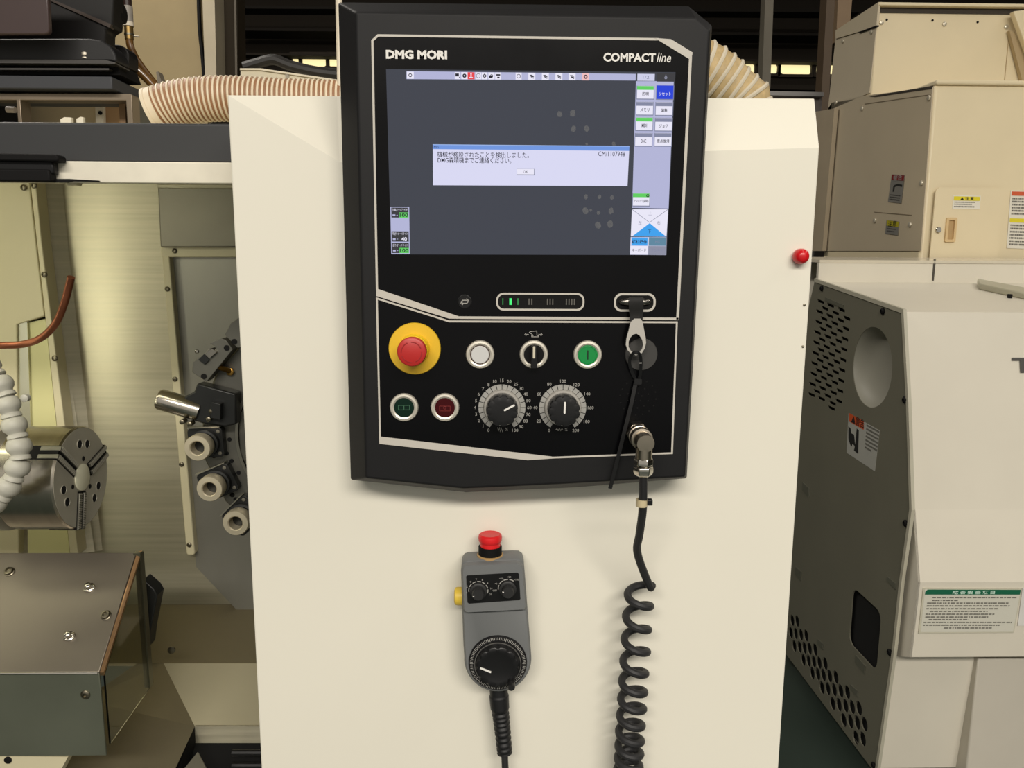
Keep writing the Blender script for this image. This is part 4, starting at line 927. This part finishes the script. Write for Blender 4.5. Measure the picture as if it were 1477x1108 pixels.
# amber hoses
am = M('amber_hose', (112, 78, 34), .3, var=.12, vscale=20, coat=.3)
h1 = thing('amber_hose', U(240, 140, 1.6), 'amber hose with a white banded brass coupling', 'hose')
Ya = 1.74
mk('hose_line', tube(smoothpath([U(186.5, 52, Ya), U(188, 66, Ya), U(196, 84, Ya), U(210, 104, Ya), U(226, 124, Ya), U(244, 144, Ya)], 30), .0075, 14), am, h1)
def sleeve(name, y0, y1, r, m):
    x = lambda y: 183.5 + (y - 0) * .055
    mk(name, tube([U(x(y0), y0, Ya), U(x(y1), y1, Ya)], r, 18), m, h1)
sleeve('upper_tube', -60, 10, .0085, M('tube_maroon', (44, 26, 22), .4)); sleeve('grey_sleeve', 9, 33, .0098, M('sleeve_grey', (150, 144, 136), .45, var=.1, vscale=60))
sleeve('white_band', 32, 38, .0105, M('band_white', (224, 214, 196), .4)); sleeve('brass_coupling', 38, 57, .0088, M('brass_dull', (150, 124, 76), .35, metal=.9))
mk('hose_clip', join(fring(Frame(U(186.3, 50, Ya), (1, 0, 0), (0, 1, 0)), .0088, .0098, -.002, .002, 20), tube([U(192, 52, Ya - .004), U(201, 53, Ya - .004)], .0012, 6)), screwm, h1)
h2 = tag(mk('amber_hose', tube(smoothpath([U(150, 80, 1.66), U(172, 87, 1.66), U(190, 96, 1.66), U(208, 110, 1.64), U(224, 127, 1.62), U(240, 150, 1.60)], 30), .0085, 14), am, loc=U(240, 150, 1.56)), 'amber hose coming out beneath the round black cover', 'hose')
tag(mk('hose_wedge', ppx([(225, 104), (228, 103), (236, 126), (240, 138), (232, 138), (228, 122)], 1.50, 1.52), M('wedge_grey', (112, 104, 92), .5)), 'pointed grey plastic tab beside the amber hoses', 'tab')
# ribbed ducts
def ribbed(name, pts, R, pitch, rw, core, wire, label, n=80):
    raw = smoothpath(pts, 400); cum = [0]
    for i in range(400): cum.append(cum[-1] + (raw[i + 1] - raw[i]).length)
    path = []; j = 0
    for i in range(n + 1):
        d_ = cum[-1] * i / n
        while j < 399 and cum[j + 1] < d_: j += 1
        path.append(raw[j].lerp(raw[j + 1], min(1, (d_ - cum[j]) / max(1e-9, cum[j + 1] - cum[j]))))
    r = thing(name, path[0], label, 'duct')
    mk('core', tube(path, R, 28), core, r)
    L_ = sum((path[i + 1] - path[i]).length for i in range(n)); turns = L_ / pitch
    hp = []; steps = int(turns * 22)
    t0 = (path[1] - path[0]).normalized(); up = V((0, 0, 1)); nrm = (up - t0 * up.dot(t0)).normalized(); frames = []
    for i in range(n + 1):
        t = (path[min(i + 1, n)] - path[max(i - 1, 0)]).normalized(); nrm = (nrm - t * nrm.dot(t)).normalized(); frames.append((path[i], nrm.copy(), t.cross(nrm)))
    for k in range(steps + 1):
        x = k / steps * n; i = min(int(x), n - 1); f = x - i
        p = frames[i][0].lerp(frames[i + 1][0], f); a_ = frames[i][1].lerp(frames[i + 1][1], f); b_ = frames[i][2].lerp(frames[i + 1][2], f)
        an = 2 * PI * turns * k / steps; hp.append(p + (a_ * math.cos(an) + b_ * math.sin(an)) * R)
    mk('spiral_rib', tube(hp, rw, 6), wire, r)
    return r, path
core1 = M('duct_brown', (148, 108, 76), .5, var=.1, vscale=30); wire1 = M('duct_rib_white', (222, 208, 182), .45)
Yr = 1.22
r1, pth = ribbed('ribbed_duct', [U(222, 160, Yr), U(250, 150, Yr), U(290, 143.5, Yr), U(340, 142.5, Yr), U(420, 146, Yr), U(520, 149, Yr), U(600, 152, Yr)], .0315, .0072, .0019, core1, wire1, 'ribbed brown and white duct running behind the column top')
t = (pth[1] - pth[0]).normalized(); up = V((0, 0, 1)); ex = (up - t * up.dot(t)).normalized(); F = Frame(pth[0], ex, t.cross(ex))
mk('end_cuff', join(fring(F, .030, .0345, -.002, .003, 40), fring(F, .0305, .0335, .003, .012, 40)), wire1, r1)
ribbed('ribbed_duct', [V((.06, 1.35, 1.73)), V((.10, 1.35, 1.82)), U(900, 92, 1.35), U(985, 90, 1.35), U(1025, 108, 1.35), U(1058, 140, 1.35), U(1074, 190, 1.35), V((.42, 1.35, 1.3)), V((.42, 1.35, .7)), V((.42, 1.35, 0))], .046, .0155, .0036, M('duct_tan', (186, 162, 116), .5, var=.2, vscale=60), M('duct_rib_cream', (214, 204, 182), .4), 'ribbed cream duct curving down behind the control panel')

# ============================================================ grey lathe on the right
XS = 1.119
gl2 = thing('grey_lathe', (1.6, 2.3, 0), 'pale grey lathe with a slotted shaded side panel beside the cream column', 'machine')
gp = M('grey_white_paint', (214, 208, 192), .42, var=.02); gs = M('side_shade_grey', (112, 110, 96), .40, var=.03)  # the side panel's shade is put into its darker grey
def X_(x, y): return UX(x, y, XS)
pr = [X_(1306, 450), X_(1317, 735), X_(1324, 840), X_(1312, 948), X_(1292, 946), X_(1180, 900), X_(1180, 407)]
XR = 2.6
mk('front_cover', loft(pr, [p_ + V((XR - XS, 0, 0)) for p_ in pr], cap0=False), gp, gl2, smooth=False)
mk('cover_cheek', prism([X_(1315, 735), X_(1317, 735), X_(1324, 840), X_(1312, 948), X_(1290, 946), X_(1300, 840)], (.006, 0, 0)), gp, gl2, smooth=False)
# top deck: sloping top, riser and ledge
pt2 = [X_(1180, 407), X_(1306, 450)]
zt = X_(1180, 407)
lg = X_(1172, 375)
mk('rear_riser', box(XS, XR, zt.y, zt.y + .02, zt.z - .3, lg.z - .0102), gp, gl2, bevel=.002)
mk('rear_ledge', prism([V((XS, zt.y - .002, lg.z)), V((XR, zt.y - .002, lg.z)), V((XR, 2.965, lg.z + .012)), V((XS, 2.965, lg.z + .012))], (0, 0, -.01)), M('gloss_deck', (206, 198, 178), .16, var=.02), gl2)
mk('rear_body', box(XS + .08, XR, zt.y + .02, 2.96, .1, lg.z - .012), gp, gl2)
mk('deck_joint', ppx([(1347, 374), (1350, 374), (1347, 405), (1344.5, 405)], zt.y - .002, zt.y), M('joint_dark', (70, 66, 58), .6), gl2)
nd = (X_(1180, 407) - X_(1306, 450)).normalized(); ndn = V((1, 0, 0)).cross(nd)
def deck(px, py): return UP(px, py, X_(1306, 450), ndn)
mk('deck_rail', prism([deck(1409, 410), deck(1412, 418), deck(1500, 437), deck(1500, 428)], (0, 0, .02)), M('rail_grey_green', (172, 168, 146), .4), gl2, bevel=.004)
for px, py in ((1360, 407), (1456, 430)):
    F = Frame(deck(px, py), (1, 0, 0), nd); mk('deck_stud', fbox(F, -.005, .005, -.005, .005, 0, .012), blackmat, gl2)
_lf = [X_(1292, 940), X_(1268, 1108), V((XS, 2.03, .085)), V((XS, 2.4, .085)), V((XS, 2.4, X_(1292, 940).z))]
mk('lower_front', loft(_lf, [p_ + V((U(1404, 950, 2.0).x - XS, 0, 0)) for p_ in _lf], cap0=False), gp, gl2, smooth=False)
p = U(1404, 950, 1.99)
mk('lower_tank', box(p.x, XR, 1.97, 2.6, .03, p.z + .01), M('tank_grey', (196, 190, 176), .45, var=.03), gl2, bevel=.004)
# shaded side panel: a sheet with real slots, holes, window and a dished recess
Fs = FXn(1250, 650, XS - .012)
XSs = XS - .012
def sl(pts): return [Fs.inv(UX(x, y, XSs)) for x, y in pts]
outline = [(1179, 404), (1305, 449), (1313, 580), (1317, 735), (1302, 840), (1292, 936), (1267, 1112), (1262, 1112), (1129, 934), (1150, 640), (1166, 405)]
outline = [(1177, 404), (1305, 449), (1312, 580), (1317, 735), (1302, 840), (1292, 936), (1266, 1118), (1128, 934), (1120, 930), (1150, 520)]
loops = [sl(outline)]
dc = UX(1259, 530, XSs); du, dv = Fs.inv(dc)
p_l = Fs.inv(UX(1230, 530, XSs)); p_t = Fs.inv(UX(1259, 471, XSs)); rdish = abs(p_t[1] - dv)
loops.append(circ(rdish, 48, du, dv))
wq = sl([(1237, 851), (1272, 890), (1270, 922), (1263, 966), (1228, 929), (1231, 880)])
wu0, wu1 = Fs.inv(UX(1228, 900, XSs))[0], Fs.inv(UX(1272, 900, XSs))[0]
wv1, wv0 = Fs.inv(UX(1237, 851, XSs))[1], Fs.inv(UX(1263, 966, XSs))[1]
loops.append(rrect(wu1 - wu0, wv1 - wv0, .03, 6, (wu0 + wu1) / 2, (wv0 + wv1) / 2))
# slots: staggered rows
s0u, s0v = Fs.inv(UX(1186, 437, XSs)); s1u, s1v = Fs.inv(UX(1224, 460, XSs)); e0u, e0v = Fs.inv(UX(1171, 568, XSs))
def slot(cx, cy):
    m0 = Fs.inv(UX(1100 + (cx - 18) / 3.915, 340 + (cy - 8) / 3.915, XSs)); m1 = Fs.inv(UX(1100 + (cx + 18) / 3.915, 340 + (cy + 8) / 3.915, XSs))
    h_ = .0052
    loops.append([(m0[0] - .002, m0[1]), (m0[0], m0[1] - h_), (m1[0], m1[1] - h_), (m1[0] + .002, m1[1]), (m1[0], m1[1] + h_), (m0[0], m0[1] + h_)])
for k in range(10):
    for ex_, ey_ in ((0, 0), (57, 23), (119, 48)):
        slot(333 - 5.7 * k + ex_, 372 + 58.5 * k + ey_) if not (k == 9 and ex_ == 119 and False) else None
for k in range(9):
    for ex_, ey_ in ((0, 0), (60, 25), (124, 55)): slot(358 - 5.7 * k + ex_, 412 + 58.5 * k + ey_)
slot(338, 937); slot(395, 975)
# round holes of the lower grille
hr_ = [(895, (1144, 1151)), (913, (1142, 1149, 1156.5, 1164)), (932, (1147, 1154.5, 1161.5, 1169, 1177)), (952, (1160, 1167.5, 1175, 1183, 1191.5)), (971, (1173, 1181, 1189, 1198, 1207)), (992, (1187, 1195.5, 1204.5, 1214, 1223.5)), (1015, (1202.5, 1211.5, 1221, 1230.5, 1240.5)), (1039, (1218.5, 1228, 1238, 1248.5)), (1064, (1236, 1246))]
for y0_, xs_ in hr_:
    for i, x_ in enumerate(xs_):
        u, v = Fs.inv(UX(x_, y0_ + (x_ - xs_[0]) * .18, XSs)); loops.append(circ(.021, 14, u, v))
def inside(p, poly):
    c = False
    for i in range(len(poly)):
        a_, b_ = poly[i], poly[i - 1]
        if (a_[1] > p[1]) != (b_[1] > p[1]) and p[0] < (b_[0] - a_[0]) * (p[1] - a_[1]) / (b_[1] - a_[1]) + a_[0]: c = not c
    return c
keep = [loops[0]]
for lp in loops[1:]:
    if all(inside(p_, loops[0]) for p_ in lp) and not any(inside(p_, k_) for k_ in keep[1:] for p_ in lp): keep.append(lp)
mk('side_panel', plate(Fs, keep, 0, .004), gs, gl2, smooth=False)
mk('dark_inside_sheet', plate(Fs, [sl([(1178, 408), (1301, 452), (1308, 580), (1312, 735), (1298, 840), (1287, 936), (1261, 1108), (1130, 932), (1123, 926), (1152, 520)]), circ(rdish * 1.01, 48, du, dv)], -.010, -.008), M('inside_shade_black', (12, 12, 11), .8), gl2, smooth=False)  # added dark sheet, so the openings show the inside as unlit
#(1177, 415), (1292, 462), (1298, 580), (1302, 735), (1287, 840), (1277, 936), (1250, 1090), (1125, 925), (1150, 520)]), -.05, -.045), M('inside_shade_black', (16, 16, 14), .8), gl2, smooth=False)
Fdish = Frame(Fs(du, dv, 0), Fs.ex, Fs.ey)
mk('dished_recess', frev(Fdish, [(rdish * 1.001, .002), (rdish * .98, -.004), (rdish * .9, -.018), (rdish * .7, -.032), (rdish * .4, -.040), (.002, -.042)], 48), M('dish_grey', (146, 144, 132), .5, var=.02), gl2)
mk('panel_edge', strip([Fs.inv(UX(x, y, XSs)) for x, y in ((1177, 404), (1305, 449), (1312, 580), (1317, 735), (1302, 840), (1292, 936), (1266, 1118))], .012, Fs, -.002, .007), M('edge_pale', (178, 174, 156), .4), gl2, smooth=False)
for px, py in ((1186, 416), (1274, 449), (1306, 577), (1307, 755), (1284, 941), (1261, 1104)):
    F = FXn(px, py, XSs - .004); mk('screw', frev(F, [(.0095, 0), (.0095, .004), (.006, .007), (.004, .007), (.0035, .003)], 14), blackmat, gl2)
def side_quad(pts, w0, w1): return fpoly(Fs, sl(pts), w0, w1)
tabm = M('tab_grey', (96, 96, 84), .4)
for pts in (((1160, 696), (1169, 704), (1169, 718), (1160, 708)), ((1149, 817), (1158, 825), (1157, 838), (1149, 829)), ((1283, 832), (1295, 842), (1294, 850), (1282, 838)), ((1182, 922), (1190, 929), (1189, 937), (1182, 930)), ((1229, 987), (1240, 997), (1239, 1005), (1229, 994)), ((1237, 945), (1251, 961), (1249, 972), (1236, 956))):
    mk('cover_tab', side_quad(pts, .004, .007), tabm, gl2, smooth=False)
mk('slot_tag', side_quad([(1193, 429), (1219, 440), (1218, 445), (1192, 434)], .004, .006), tabm, gl2, smooth=False)
lab = M('label_grey_white', (168, 168, 160), .4, var=.02); org = M('label_orange', (196, 84, 44), .5, var=.02); lbk = M('label_ink', (34, 34, 32), .6, var=0)
o = mk('hazard_sticker', side_quad([(1226, 596), (1271, 621), (1264, 680), (1223, 653)], .004, .0046), lab, gl2, smooth=False)
mk('hazard_heading', side_quad([(1227, 596), (1248, 607.5), (1248, 620), (1227, 608)], .0046, .005), org, o, smooth=False)
c = UX(1237.5, 608, XSs - .005); mk('hazard_lettering', text(Frame(c, (0, -1, 0), V((0, 0, 1))), '▲警告', .085, .026, z=.0006), lbk, o, smooth=False)
mk('hazard_pictogram', join(side_quad([(1226, 615), (1229, 618), (1232, 640), (1230, 645), (1226, 634)], .0046, .005), side_quad([(1238, 618), (1241, 621), (1240, 655), (1234, 650), (1236, 640)], .0046, .005), side_quad([(1230, 625), (1234, 627), (1236, 645), (1232, 640)], .0046, .005)), lbk, o, smooth=False)
def dashes(fn, rows, mat, name, parent, seed=1, th=.38):
    """rows of unreadable small print: fn(a, b) maps 0..1 across and down to a world point"""
    rnd = random.Random(seed); vs, fs = [], []
    for k, (y, xa, xb, h) in enumerate(rows):
        x = xa
        while x < xb:
            w_ = min(rnd.uniform(.012, .05), xb - x)
            i = len(vs); vs += [fn(x, y - h / 2), fn(x + w_, y - h / 2), fn(x + w_, y + h / 2), fn(x, y + h / 2)]; fs.append((i, i + 1, i + 2, i + 3)); x += w_ + rnd.uniform(.006, .014)
    return tag(mk(name, (vs, fs), mat, parent, smooth=False), kind='stuff')
small = M('small_print', (112, 110, 102), .6, var=0)
qa, qb, qc, qd = [UX(x, y, XSs - .0052) for x, y in ((1249, 609), (1271, 621), (1264, 680), (1245, 668))]
dashes(lambda a, b_: qa.lerp(qb, a).lerp(qd.lerp(qc, a), b_), [(.06 + .09 * k, .05, .9 if k < 6 else .5, .045) for k in range(7)], small, 'hazard_print', o, 3)
# machine letter and safety sign on the front
pf = lambda x, y: UP(x, y, X_(1306, 450), (X_(1306, 450) - X_(1317, 735)).cross(V((1, 0, 0))).normalized())
FT = Frame(pf(1474, 527), (1, 0, 0), (X_(1306, 450) - X_(1317, 735)))
if FT.ez.y > 0: FT = Frame(FT.o, FT.ex, FT.ey)
sx = (pf(1480, 527) - pf(1470, 527)).length / 10
mk('front_letter', text(FT, 'T', 30 * sx, 21.5 * sx, bold=.03, z=.003), M('letter_grey', (74, 72, 68), .5), gl2, smooth=False)
nlow = (X_(1324, 840) - X_(1312, 948)).cross(V((1, 0, 0))).normalized()
plo = lambda x, y: UP(x, y, X_(1324, 840), nlow)
out_n = nlow if nlow.y < 0 else -nlow
def low_plate(pts, a, b_): return loft([plo(x, y) + out_n * a for x, y in pts], [plo(x, y) + out_n * b_ for x, y in pts])
sg = tag(mk('safety_sign', low_plate([(1331, 848), (1473, 848.5), (1461.5, 912), (1324, 913)], .0005, .003), M('sign_rim', (196, 192, 172), .4, var=.02), smooth=False, loc=plo(1398, 880)), 'white safety notice with a green heading on the grey lathe cover', 'sign')
mk('notice_face', low_plate([(1333, 849.5), (1471, 850), (1460, 910.5), (1327, 911)], .003, .0034), M('sign_white', (206, 204, 190), .45, var=.01), sg, smooth=False)
mk('green_heading', low_plate([(1337, 849.6), (1471, 850), (1469.8, 857), (1333, 857), (1333.5, 853)], .0034, .0038), M('sign_green', (22, 98, 70), .45, var=.02), sg, smooth=False)
cS = plo(1403, 853.6) + out_n * .0040
FS = Frame(cS, (1, 0, 0), out_n.cross(V((1, 0, 0))))
sc = (plo(1404, 853) - plo(1403, 853)).length
mk('heading_lettering', text(FS, '総 合 安 全 項 目', 61 * sc, 5.6 * sc, bold=.03, z=.0002), M('heading_pale', (196, 224, 208), .5, var=0), sg, smooth=False)
s1, s2, s3, s4 = [plo(x, y) + out_n * .0042 for x, y in ((1335, 857), (1470, 857), (1459.5, 911), (1328, 911))]
rows = [(.075, .07, .97), (.15, .07, .35), (.222, .02, .90), (.295, .02, .91), (.37, .02, .80), (.44, .06, .69), (.515, .02, .77), (.59, .02, .70), (.66, .06, .49), (.735, .01, .97), (.81, .01, .84), (.885, .24, .76)]
dashes(lambda a, b_: s1.lerp(s2, a).lerp(s4.lerp(s3, a), b_), [(y, a, b_, .032) for y, a, b_ in rows], small, 'notice_print', sg, 5)
sg2 = tag(mk('white_plate', low_plate([(1474, 848), (1520, 848), (1508, 902), (1467, 902)], .0005, .0025), M('plate_white', (214, 212, 206), .4), smooth=False, loc=plo(1480, 880)), 'plain white plate beside the green headed safety notice', 'sign')

# ============================================================ cream machine behind
XC = 1.6455
cm = thing('cream_machine', (2.2, 3.4, 0), 'tall cream machine cabinet with a stepped upper box behind the grey lathe', 'machine')
cc_ = M('cabinet_cream', (226, 212, 178), .38, var=.02); cside = M('cabinet_side_shaded', (190, 177, 152), .42, var=.02)  # side tones are the cabinet cream with shade put into the colour
def XX(x, y): return UX(x, y, XC)
zt1 = XX(1346, 122).z; YC = 3.0; XE = 3.6
mk('main_cabinet', box(XC, XE, YC, 3.9, .02, zt1), cc_, cm, bevel=.012)
mk('cabinet_lid', box(XC, XE, YC - .012, 3.53, zt1 - .004, zt1 + .014), cc_, cm, bevel=.006)
Yu = XX(1266, 6).y; zu = XX(1266, 6).z
mk('upper_box', box(XC, XE, Yu, 3.9, zt1 + .014, zu - .012), cc_, cm, bevel=.006)
mk('upper_gap', box(XC + .01, XE, Yu - .004, Yu + .02, zu - .036, zu - .012), M('gap_dark', (58, 52, 44), .7), cm)
mk('upper_lid', box(XC - .008, XE, Yu - .03, 3.9, zu - .014, zu), cc_, cm, bevel=.004)
# shaded side skins
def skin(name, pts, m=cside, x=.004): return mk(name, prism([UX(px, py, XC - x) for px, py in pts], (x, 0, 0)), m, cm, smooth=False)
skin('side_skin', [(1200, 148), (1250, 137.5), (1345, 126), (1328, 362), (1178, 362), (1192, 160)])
skin('upper_side_skin', [(1205, 56), (1264, 37), (1254, 134), (1194, 160)], M('cabinet_side_shaded2', (196, 184, 160), .42, var=.02))
skin('lid_side_skin', [(1205, 44), (1267, 3), (1264, 38), (1205, 56)], M('cabinet_side_shaded3', (198, 186, 160), .42, var=.02), .010)
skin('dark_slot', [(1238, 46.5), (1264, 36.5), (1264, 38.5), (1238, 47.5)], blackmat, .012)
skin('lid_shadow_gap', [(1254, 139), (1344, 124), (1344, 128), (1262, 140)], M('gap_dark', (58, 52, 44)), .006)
p = UX(1182, 158, XC - .03)
mk('rear_wing', prism([UX(x, y, XC - .03) for x, y in ((1160, 164), (1203.5, 156.5), (1186, 362), (1150, 362))], (.02, 0, 0)), M('wing_brown_grey', (172, 158, 134), .45), cm, smooth=False)
for px, py in ((1216, 59), (1257, 46), (1206, 147.5), (1243.5, 156.5), (1340, 141), (1329, 264), (1262, 318), (1312.5, 324), (1198, 232), (1190, 314)):
    mk('screw', frev(Frame(UX(px, py, XC - .005), (0, -1, 0), (0, 0, 1)), [(.011, 0), (.010, .004), (.004, .006)], 12), M('screw_pale', (206, 198, 178), .3, metal=.4), cm)
for px, py in ((1271, 33), (1362, 35), (1451, 39)): mk('screw', frev(FY(px, py, Yu), [(.010, 0), (.009, .005), (.003, .007)], 12), M('screw_pale', (206, 198, 178)), cm)
for px, py in ((1279, 28.5), (1345, 29.5), (1410, 32)): mk('pin_hole', frev(FY(px, py, Yu - .001), [(.005, 0), (.005, .0014)], 10), blackmat, cm)
mk('panel_joint', ppx([(1455.5, 46), (1456.5, 46), (1449, 122), (1448, 122)], Yu - .002, Yu), M('joint_tan', (176, 154, 116), .6), cm)
mk('slanted_brace', ppx([(1462, 16), (1480, 14), (1520, 120), (1500, 122)], Yu - .06, Yu - .03), cc_, cm, bevel=.004)
mk('brace_inner', ppx([(1456, 44), (1463, 46), (1492, 122), (1476, 122)], Yu - .025, Yu - .005), M('brace_tan', (176, 156, 120), .5), cm)
# door with recessed pull, lock and stickers
FD = FY(1395, 320, YC); sd_ = S(1395, 320, YC)
d0 = pxl(FD, [(1347, 271), (1443, 272.5), (1436, 372), (1337, 372)], lambda x, y: U(x, y, YC))
ul, ur = (d0[0][0] + d0[3][0]) / 2, (d0[1][0] + d0[2][0]) / 2
dr = mk('cabinet_door', plate(FD, [rrect(ur - ul, .62, .02, 4, (ur + ul) / 2, d0[0][1] - .31)], .012, .018), cc_, cm, bevel=.003)
hv = FD.inv(U(1366.5, 332, YC)); 
mk('pull_frame', plate(FD, [rrect(15 * sd_, 34 * sd_, .006, 3, *hv), rrect(8.6 * sd_, 27 * sd_, .004, 3, *hv)], .017, .026), M('pull_tan', (214, 186, 138), .45), dr)
mk('pull_recess', fpoly(FD, rrect(8.8 * sd_, 27.4 * sd_, .004, 3, *hv), .017, .019), M('pull_inner', (182, 152, 106), .5), dr, smooth=False)
lv = FD.inv(U(1349, 332, YC))
mk('lock', frev(Frame(FD(lv[0], lv[1], .018), FD.ex, FD.ey), [(4.2 * sd_, 0), (4.2 * sd_, .006), (3.4 * sd_, .009), (.001, .009)], 20), chrome, dr)
def sticker(pts, Y, head, name, label, rows, seed):
    o = mk(name, ppx(pts, Y - .0015, Y), M('sticker_white', (226, 222, 208), .45, var=.01), cm, smooth=False); o['label'] = label
    a, b_, c_, d_ = [U(x, y, Y - .002) for x, y in pts]
    fn = lambda u, v: a.lerp(b_, u).lerp(d_.lerp(c_, u), v)
    for k, (v0, v1, m) in enumerate(head): mk('sticker_heading', prism([fn(.03, v0), fn(.97, v0), fn(.97, v1), fn(.03, v1)], (0, -.0006, 0)), m, o, smooth=False)
    dashes(lambda u, v: fn(u, v), [(v, .06, e, h) for v, e, h in rows], small, 'sticker_print', o, seed)
    return o, fn
yl = M('sticker_yellow', (222, 208, 44), .5, var=.02); og = M('sticker_orange', (206, 92, 56), .5, var=.02)
o, fn = sticker([(1375, 281.5), (1415, 282.5), (1413, 302), (1373.5, 301.5)], YC - .018, [(.08, .38, yl)], 'caution_sticker', 'white caution sticker with a yellow heading', [(.5, .8, .07), (.65, .7, .07), (.82, .8, .09)], 11)
mk('sticker_lettering', text(Frame(fn(.5, .23) + V((0, -.001, 0)), (1, 0, 0), (0, 0, 1)), '▲ 注 意', .052, .013, bold=.02), lbk, o, smooth=False)
sticker([(1458, 274.5), (1510, 275.5), (1505, 360), (1452, 358)], YC - .001, [(.02, .09, og), (.48, .55, yl)], 'warning_notice', 'tall white notice with orange and yellow bars', [(.14 + .052 * k, .9, .03) for k in range(6)] + [(.60 + .055 * k, .95, .03) for k in range(7)], 12)
# stickers on the shaded side
def side_sticker(pts, hm, letters, gm, seed, name):
    o = mk(name, prism([UX(px, py, XC - .006) for px, py in pts], (-.001, 0, 0)), gm, cm, smooth=False)
    a, b_, c_, d_ = [UX(px, py, XC - .0074) for px, py in pts]; fn = lambda u, v: a.lerp(b_, u).lerp(d_.lerp(c_, u), v)
    mk('sticker_heading', prism([fn(.03, .02), fn(.97, .02), fn(.97, .2 if letters == '警告' else .4), fn(.03, .2 if letters == '警告' else .4)], (-.0004, 0, 0)), hm, o, smooth=False)
    mk('sticker_lettering', text(Frame(fn(.5, .11 if letters == '警告' else .21) + V((-.001, 0, 0)), (0, -1, 0), (0, 0, 1)), letters, .07, .022), lbk if hm is yl2 else grey_p, o, smooth=False)
    dashes(fn, [(.55 + .09 * k, .85, .05) for k in range(5)] if letters == '警告' else [(.6, .8, .08), (.75, .7, .08), (.88, .8, .08)], M('small_print_dark', (70, 68, 64), .6, var=0), 'sticker_print', o, seed) if False else dashes(fn, [(.74 + .08 * k, .08, .85, .04) for k in range(3)] if letters == '警告' else [(.6, .1, .8, .07), (.78, .1, .7, .07)], M('small_print_dark', (70, 68, 64), .6, var=0), 'sticker_print', o, seed)
    if letters == '警告': mk('sticker_pictogram', join(strip([FXn(1293, 272, XC - .0074).inv(fn(u, v)) for u, v in ((.3, .42), (.3, .62))], .012, FXn(1293, 272, XC - .0074), 0, .0006), strip([FXn(1293, 272, XC - .0074).inv(fn(u, v)) for u, v in ((.3, .42), (.55, .36), (.9, .38))], .008, FXn(1293, 272, XC - .0074), 0, .0006)), lbk, o, smooth=False)
yl2 = M('sticker_yellow_dull', (176, 166, 40), .5); sgrey = M('sticker_grey', (124, 122, 116), .45)
side_sticker([(1286.5, 251.5), (1305, 252.5), (1300, 293.5), (1281, 291)], M('sticker_red', (124, 34, 36), .5), '警告', sgrey, 21, 'warning_sticker')
side_sticker([(1279, 317.5), (1297, 319.5), (1295, 339.5), (1277, 337)], yl2, '注意', sgrey, 22, 'caution_sticker')
for pts in (((1261, 305.5), (1315, 310), (1315, 311), (1261, 306.5)),): skin('hatch_joint', pts, M('joint_tan_dark', (120, 108, 88), .6), .0055)
skin('skin_hem', [(1247, 149.5), (1342, 136), (1342, 137), (1247, 150.5)], M('joint_tan_dark', (120, 108, 88)), .0055)
